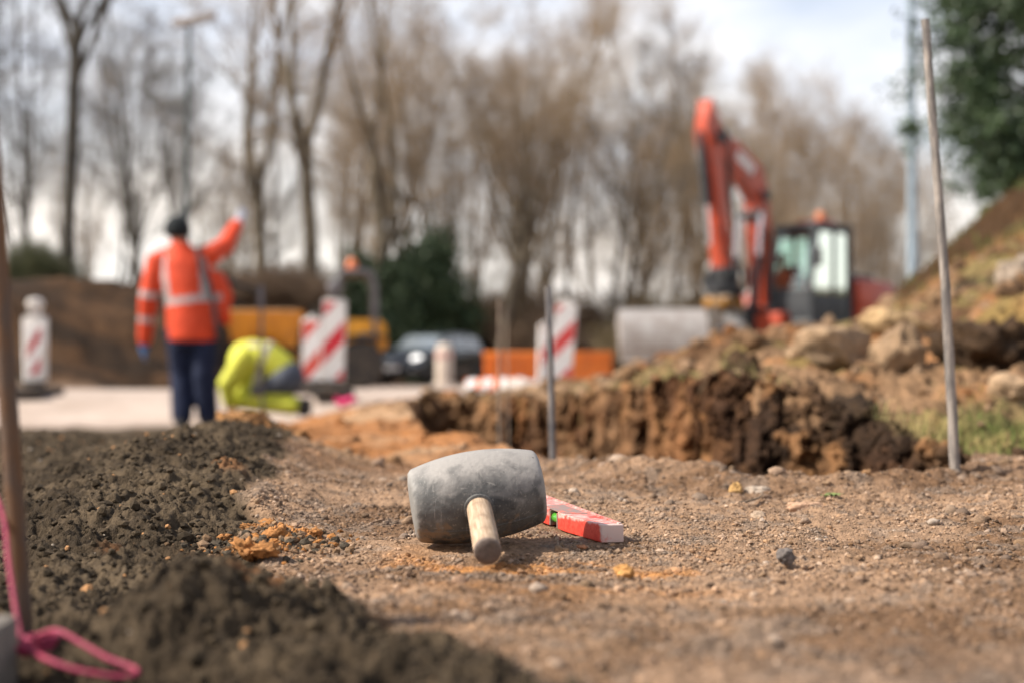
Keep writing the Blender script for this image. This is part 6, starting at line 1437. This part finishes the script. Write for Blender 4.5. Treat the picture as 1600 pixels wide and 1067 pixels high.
# ------------------------------------------------------------------ car
def car():
    Y = 41.0; p = at(674, 602, Y)
    t = thing('parked_car', 'dark blue grey hatchback standing on the road behind the pale bollard', 'car', (p.x, Y, .006), (0, 0, R(180 + 62)))
    PT = mat('dark blue grey car paint', (.022, .030, .040), .25, .3, var=.1, vscale=2, coat=.8)
    GD = mat('dark car glass', (.22, .25, .26), .06, spec=.9, coat=1.0); BK = M['black']; CH = mat('bright trim', (.6, .6, .6), .2, .9)
    HLM = mat('headlight glass with glint glow', (.95, .95, .93), .35, spec=.9); hb = HLM.node_tree.nodes['Principled BSDF']; hb.inputs['Emission Color'].default_value = (1, .95, .88, 1); hb.inputs['Emission Strength'].default_value = 1.3  # glow added in place of sun glints on the headlights
    # +x is the front; y is across
    side = [(-2.02, .32), (-2.06, .62), (-1.98, .92), (-1.85, .98), (-.6, .97), (.95, .92), (1.65, .84), (1.98, .70), (2.06, .48), (2.0, .24), (1.6, .20), (-1.7, .20)]
    b = MB(); b.prism(side, -.86, .86, None, .10)
    bo = b.build('body', PT, t)
    gh = MB(); bm = bmesh.new()
    base = [(-1.88, .95), (.98, .92)]; top_ = [(-1.55, 1.44), (-1.0, 1.50), (-.1, 1.49), (.28, 1.43)]
    prf = [(-1.9, .95), (-1.62, 1.40), (-1.05, 1.49), (-.15, 1.48), (.26, 1.42), (1.02, .91)]
    def yw(z_): return .80 - (z_ - .92) * .36
    L_ = [bm.verts.new((x_, -yw(z_), z_)) for x_, z_ in prf]; R_ = [bm.verts.new((x_, yw(z_), z_)) for x_, z_ in prf]
    bm.faces.new(L_); bm.faces.new(list(reversed(R_)))
    for i in range(6): bm.faces.new((L_[(i + 1) % 6], L_[i], R_[i], R_[(i + 1) % 6]))
    bmesh.ops.recalc_face_normals(bm, faces=bm.faces); bmesh.ops.bevel(bm, geom=list(bm.edges), offset=.05, segments=3, affect='EDGES'); gh.bm(bm); gh.build('roof', PT, t)
    def quad(ps, off, nm, m, par=t):
        q = MB(); P_ = [Vector(v) for v in ps]; n_ = (P_[1] - P_[0]).cross(P_[2] - P_[0]).normalized(); c_ = sum(P_, Vector()) / len(P_)
        if n_.dot(c_ - Vector((-.4, 0, 1.0))) < 0: n_ = -n_
        k = len(P_); q.add([v + n_ * off for v in P_] + [v - n_ * .01 for v in P_], [tuple(range(k))] + [(i, (i + 1) % k, k + (i + 1) % k, k + i) for i in range(k)]); return q.build(nm, m, par)
    quad([(.93, -.68, .985), (.93, .68, .985), (.34, .58, 1.385), (.34, -.58, 1.385)], .006, 'windscreen', GD)
    quad([(-1.84, -.66, 1.03), (-1.84, .66, 1.03), (-1.66, .58, 1.35), (-1.66, -.58, 1.35)], .006, 'rear_window', GD)
    for s_ in (-1, 1):
        for a0, a1, b0, b1 in ((.80, .10, .24, .08), (.02, -.78, .0, -.80), (-.86, -1.55, -.88, -1.42)):
            quad([(a0, s_ * yw(.99), .99), (a1, s_ * yw(.99), .99), (b1, s_ * yw(1.38), 1.38), (b0, s_ * yw(1.38), 1.38)], .006, 'side_window', GD)
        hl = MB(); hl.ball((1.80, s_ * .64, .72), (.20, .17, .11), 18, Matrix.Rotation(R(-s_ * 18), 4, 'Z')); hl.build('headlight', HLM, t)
        fg = MB(); fg.ball((1.99, s_ * .6, .40), (.06, .10, .06), 14); fg.build('fog_lamp', CH, t)
        mr = MB(); mr.ball((.72, s_ * .95, 1.02), (.08, .12, .085), 14); mr.tube([(.72, s_ * .8, .98), (.72, s_ * .9, 1.0)], .03, 8); mr.build('wing_mirror', PT, t)
        tl = MB(); tl.box((-1.98, s_ * .70, .84), (.12, .22, .22), None, .03); tl.build('tail_light', mat('red lens', (.4, .01, .012), .2), t)
        for x_ in (.25, -.65):
            dh = MB(); dh.box((x_, s_ * .873, .84), (.18, .03, .03), None, .008); dh.build('door_handle', PT, t)
        for x_ in (1.28, -1.28):
            ar = MB(); ar.lathe([(.37, 0), (.37, .02), (.001, .022)], 28, Matrix.Translation((x_, s_ * .850, .32)) @ Matrix.Rotation(R(-90 * s_), 4, 'X')); ar.build('wheel_arch', BK, t)
            wheel(t, (x_, s_ * .79, .315), .315, .20, (0, s_, 0), CH)
    gr_ = MB(); gr_.box((2.035, 0, .60), (.06, .80, .14), None, .02); gr_.box((2.03, 0, .36), (.06, 1.0, .12), None, .02); gr_.build('grille', BK, t)
    pl = MB(); pl.box((2.075, 0, .47), (.02, .50, .11), None, .004); pl.build('number_plate', M['bwhite'], t)
car()

# ------------------------------------------------------------------ orange trough and barriers
def trough():
    Y = 22.0; p = at(858, 600, Y)
    t = thing('skip_container', 'long low orange steel container standing behind the tilted beacon', 'container', (p.x, Y, G1(p.x, Y) + .0), (0, 0, R(-4)))
    OC = mat('orange container paint', (.72, .185, .02), .45, col2=(.58, .15, .025), vscale=3, bump=.1, bscale=20)
    L_ = 1.93; b = MB()
    outer = [(-.45, .08), (.45, .08), (.55, .62), (-.55, .62)]
    bm = bmesh.new()
    lo_ = [(-L_ / 2, -.45, .09), (L_ / 2, -.45, .09), (L_ / 2, .45, .09), (-L_ / 2, .45, .09)]; hi_ = [(-L_ / 2, -.5, .62), (L_ / 2, -.5, .62), (L_ / 2, .5, .62), (-L_ / 2, .5, .62)]
    ih = [(-L_ / 2 + .05, -.45, .62), (L_ / 2 - .05, -.45, .62), (L_ / 2 - .05, .45, .62), (-L_ / 2 + .05, .45, .62)]; il = [(-L_ / 2 + .05, -.40, .14), (L_ / 2 - .05, -.40, .14), (L_ / 2 - .05, .40, .14), (-L_ / 2 + .05, .40, .14)]
    V4 = [[bm.verts.new(v) for v in q] for q in (lo_, hi_, ih, il)]
    for a, c_ in ((0, 1), (1, 2), (2, 3)):
        for k in range(4): bm.faces.new((V4[a][k], V4[a][(k + 1) % 4], V4[c_][(k + 1) % 4], V4[c_][k]))
    bm.faces.new(V4[0]); bm.faces.new(V4[3]); bmesh.ops.recalc_face_normals(bm, faces=bm.faces); b.bm(bm); b.build('tub', OC, t)
    r = MB(); r.box((0, -.515, .60), (L_ + .04, .05, .07), None, .012); r.box((0, .515, .60), (L_ + .04, .05, .07), None, .012); r.build('rim', OC, t)
    for k in range(7):
        if k in (5,): continue
        q = MB(); q.box((-L_ / 2 + .06 + k * .17, -.495, .34), (.035, .05, .46), (R(5), 0, 0), .006); q.build('rib', OC, t)
    q = MB(); q.box((0, 0, .045), (L_ * .96, .7, .085), None, .01); q.build('base_frame', M['black'], t)
trough()
def barrier():
    Y = 19.0; p = at(775, 606, Y); z = max(G1(p.x, Y), 0)
    t = thing('barrier_board', 'orange and white barrier board lying flat before the orange container', 'barrier', (p.x, Y, z + .02), (0, R(-2), R(12)))
    b = MB(); b.box((0, 0, .07), (.78, .30, .10), (R(22), 0, 0), .02); b.build('board', stripes('orange white stripes', .22, (.75, .16, .03), slope=1.0, phase=.05), t)
    for x_ in (-.3, .32):
        f = MB(); f.box((x_, .05, .035), (.10, .34, .07), None, .015); f.build('foot', M['bwhite'], t)
barrier()
def sack():
    Y = 18.0; p = at(812, 604, Y); z = max(G1(p.x, Y), 0)
    m = MB(); m.ball((0, 0, .09), (.24, .2, .11), 18); m.ball((.17, .03, .09), (.14, .16, .09), 14); m.ball((-.15, -.04, .08), (.14, .15, .09), 14)
    o = m.fused('sand_bag', mat('white bag', (.62, .58, .54), .7, col2=(.5, .42, .36), vscale=10, bump=.7, bscale=14, dist=.03), None, .02, 3); o.location = (p.x, Y, z - .02)
    tag(o, 'whitish filled bag lying beside the orange and white board', 'bag')
sack()
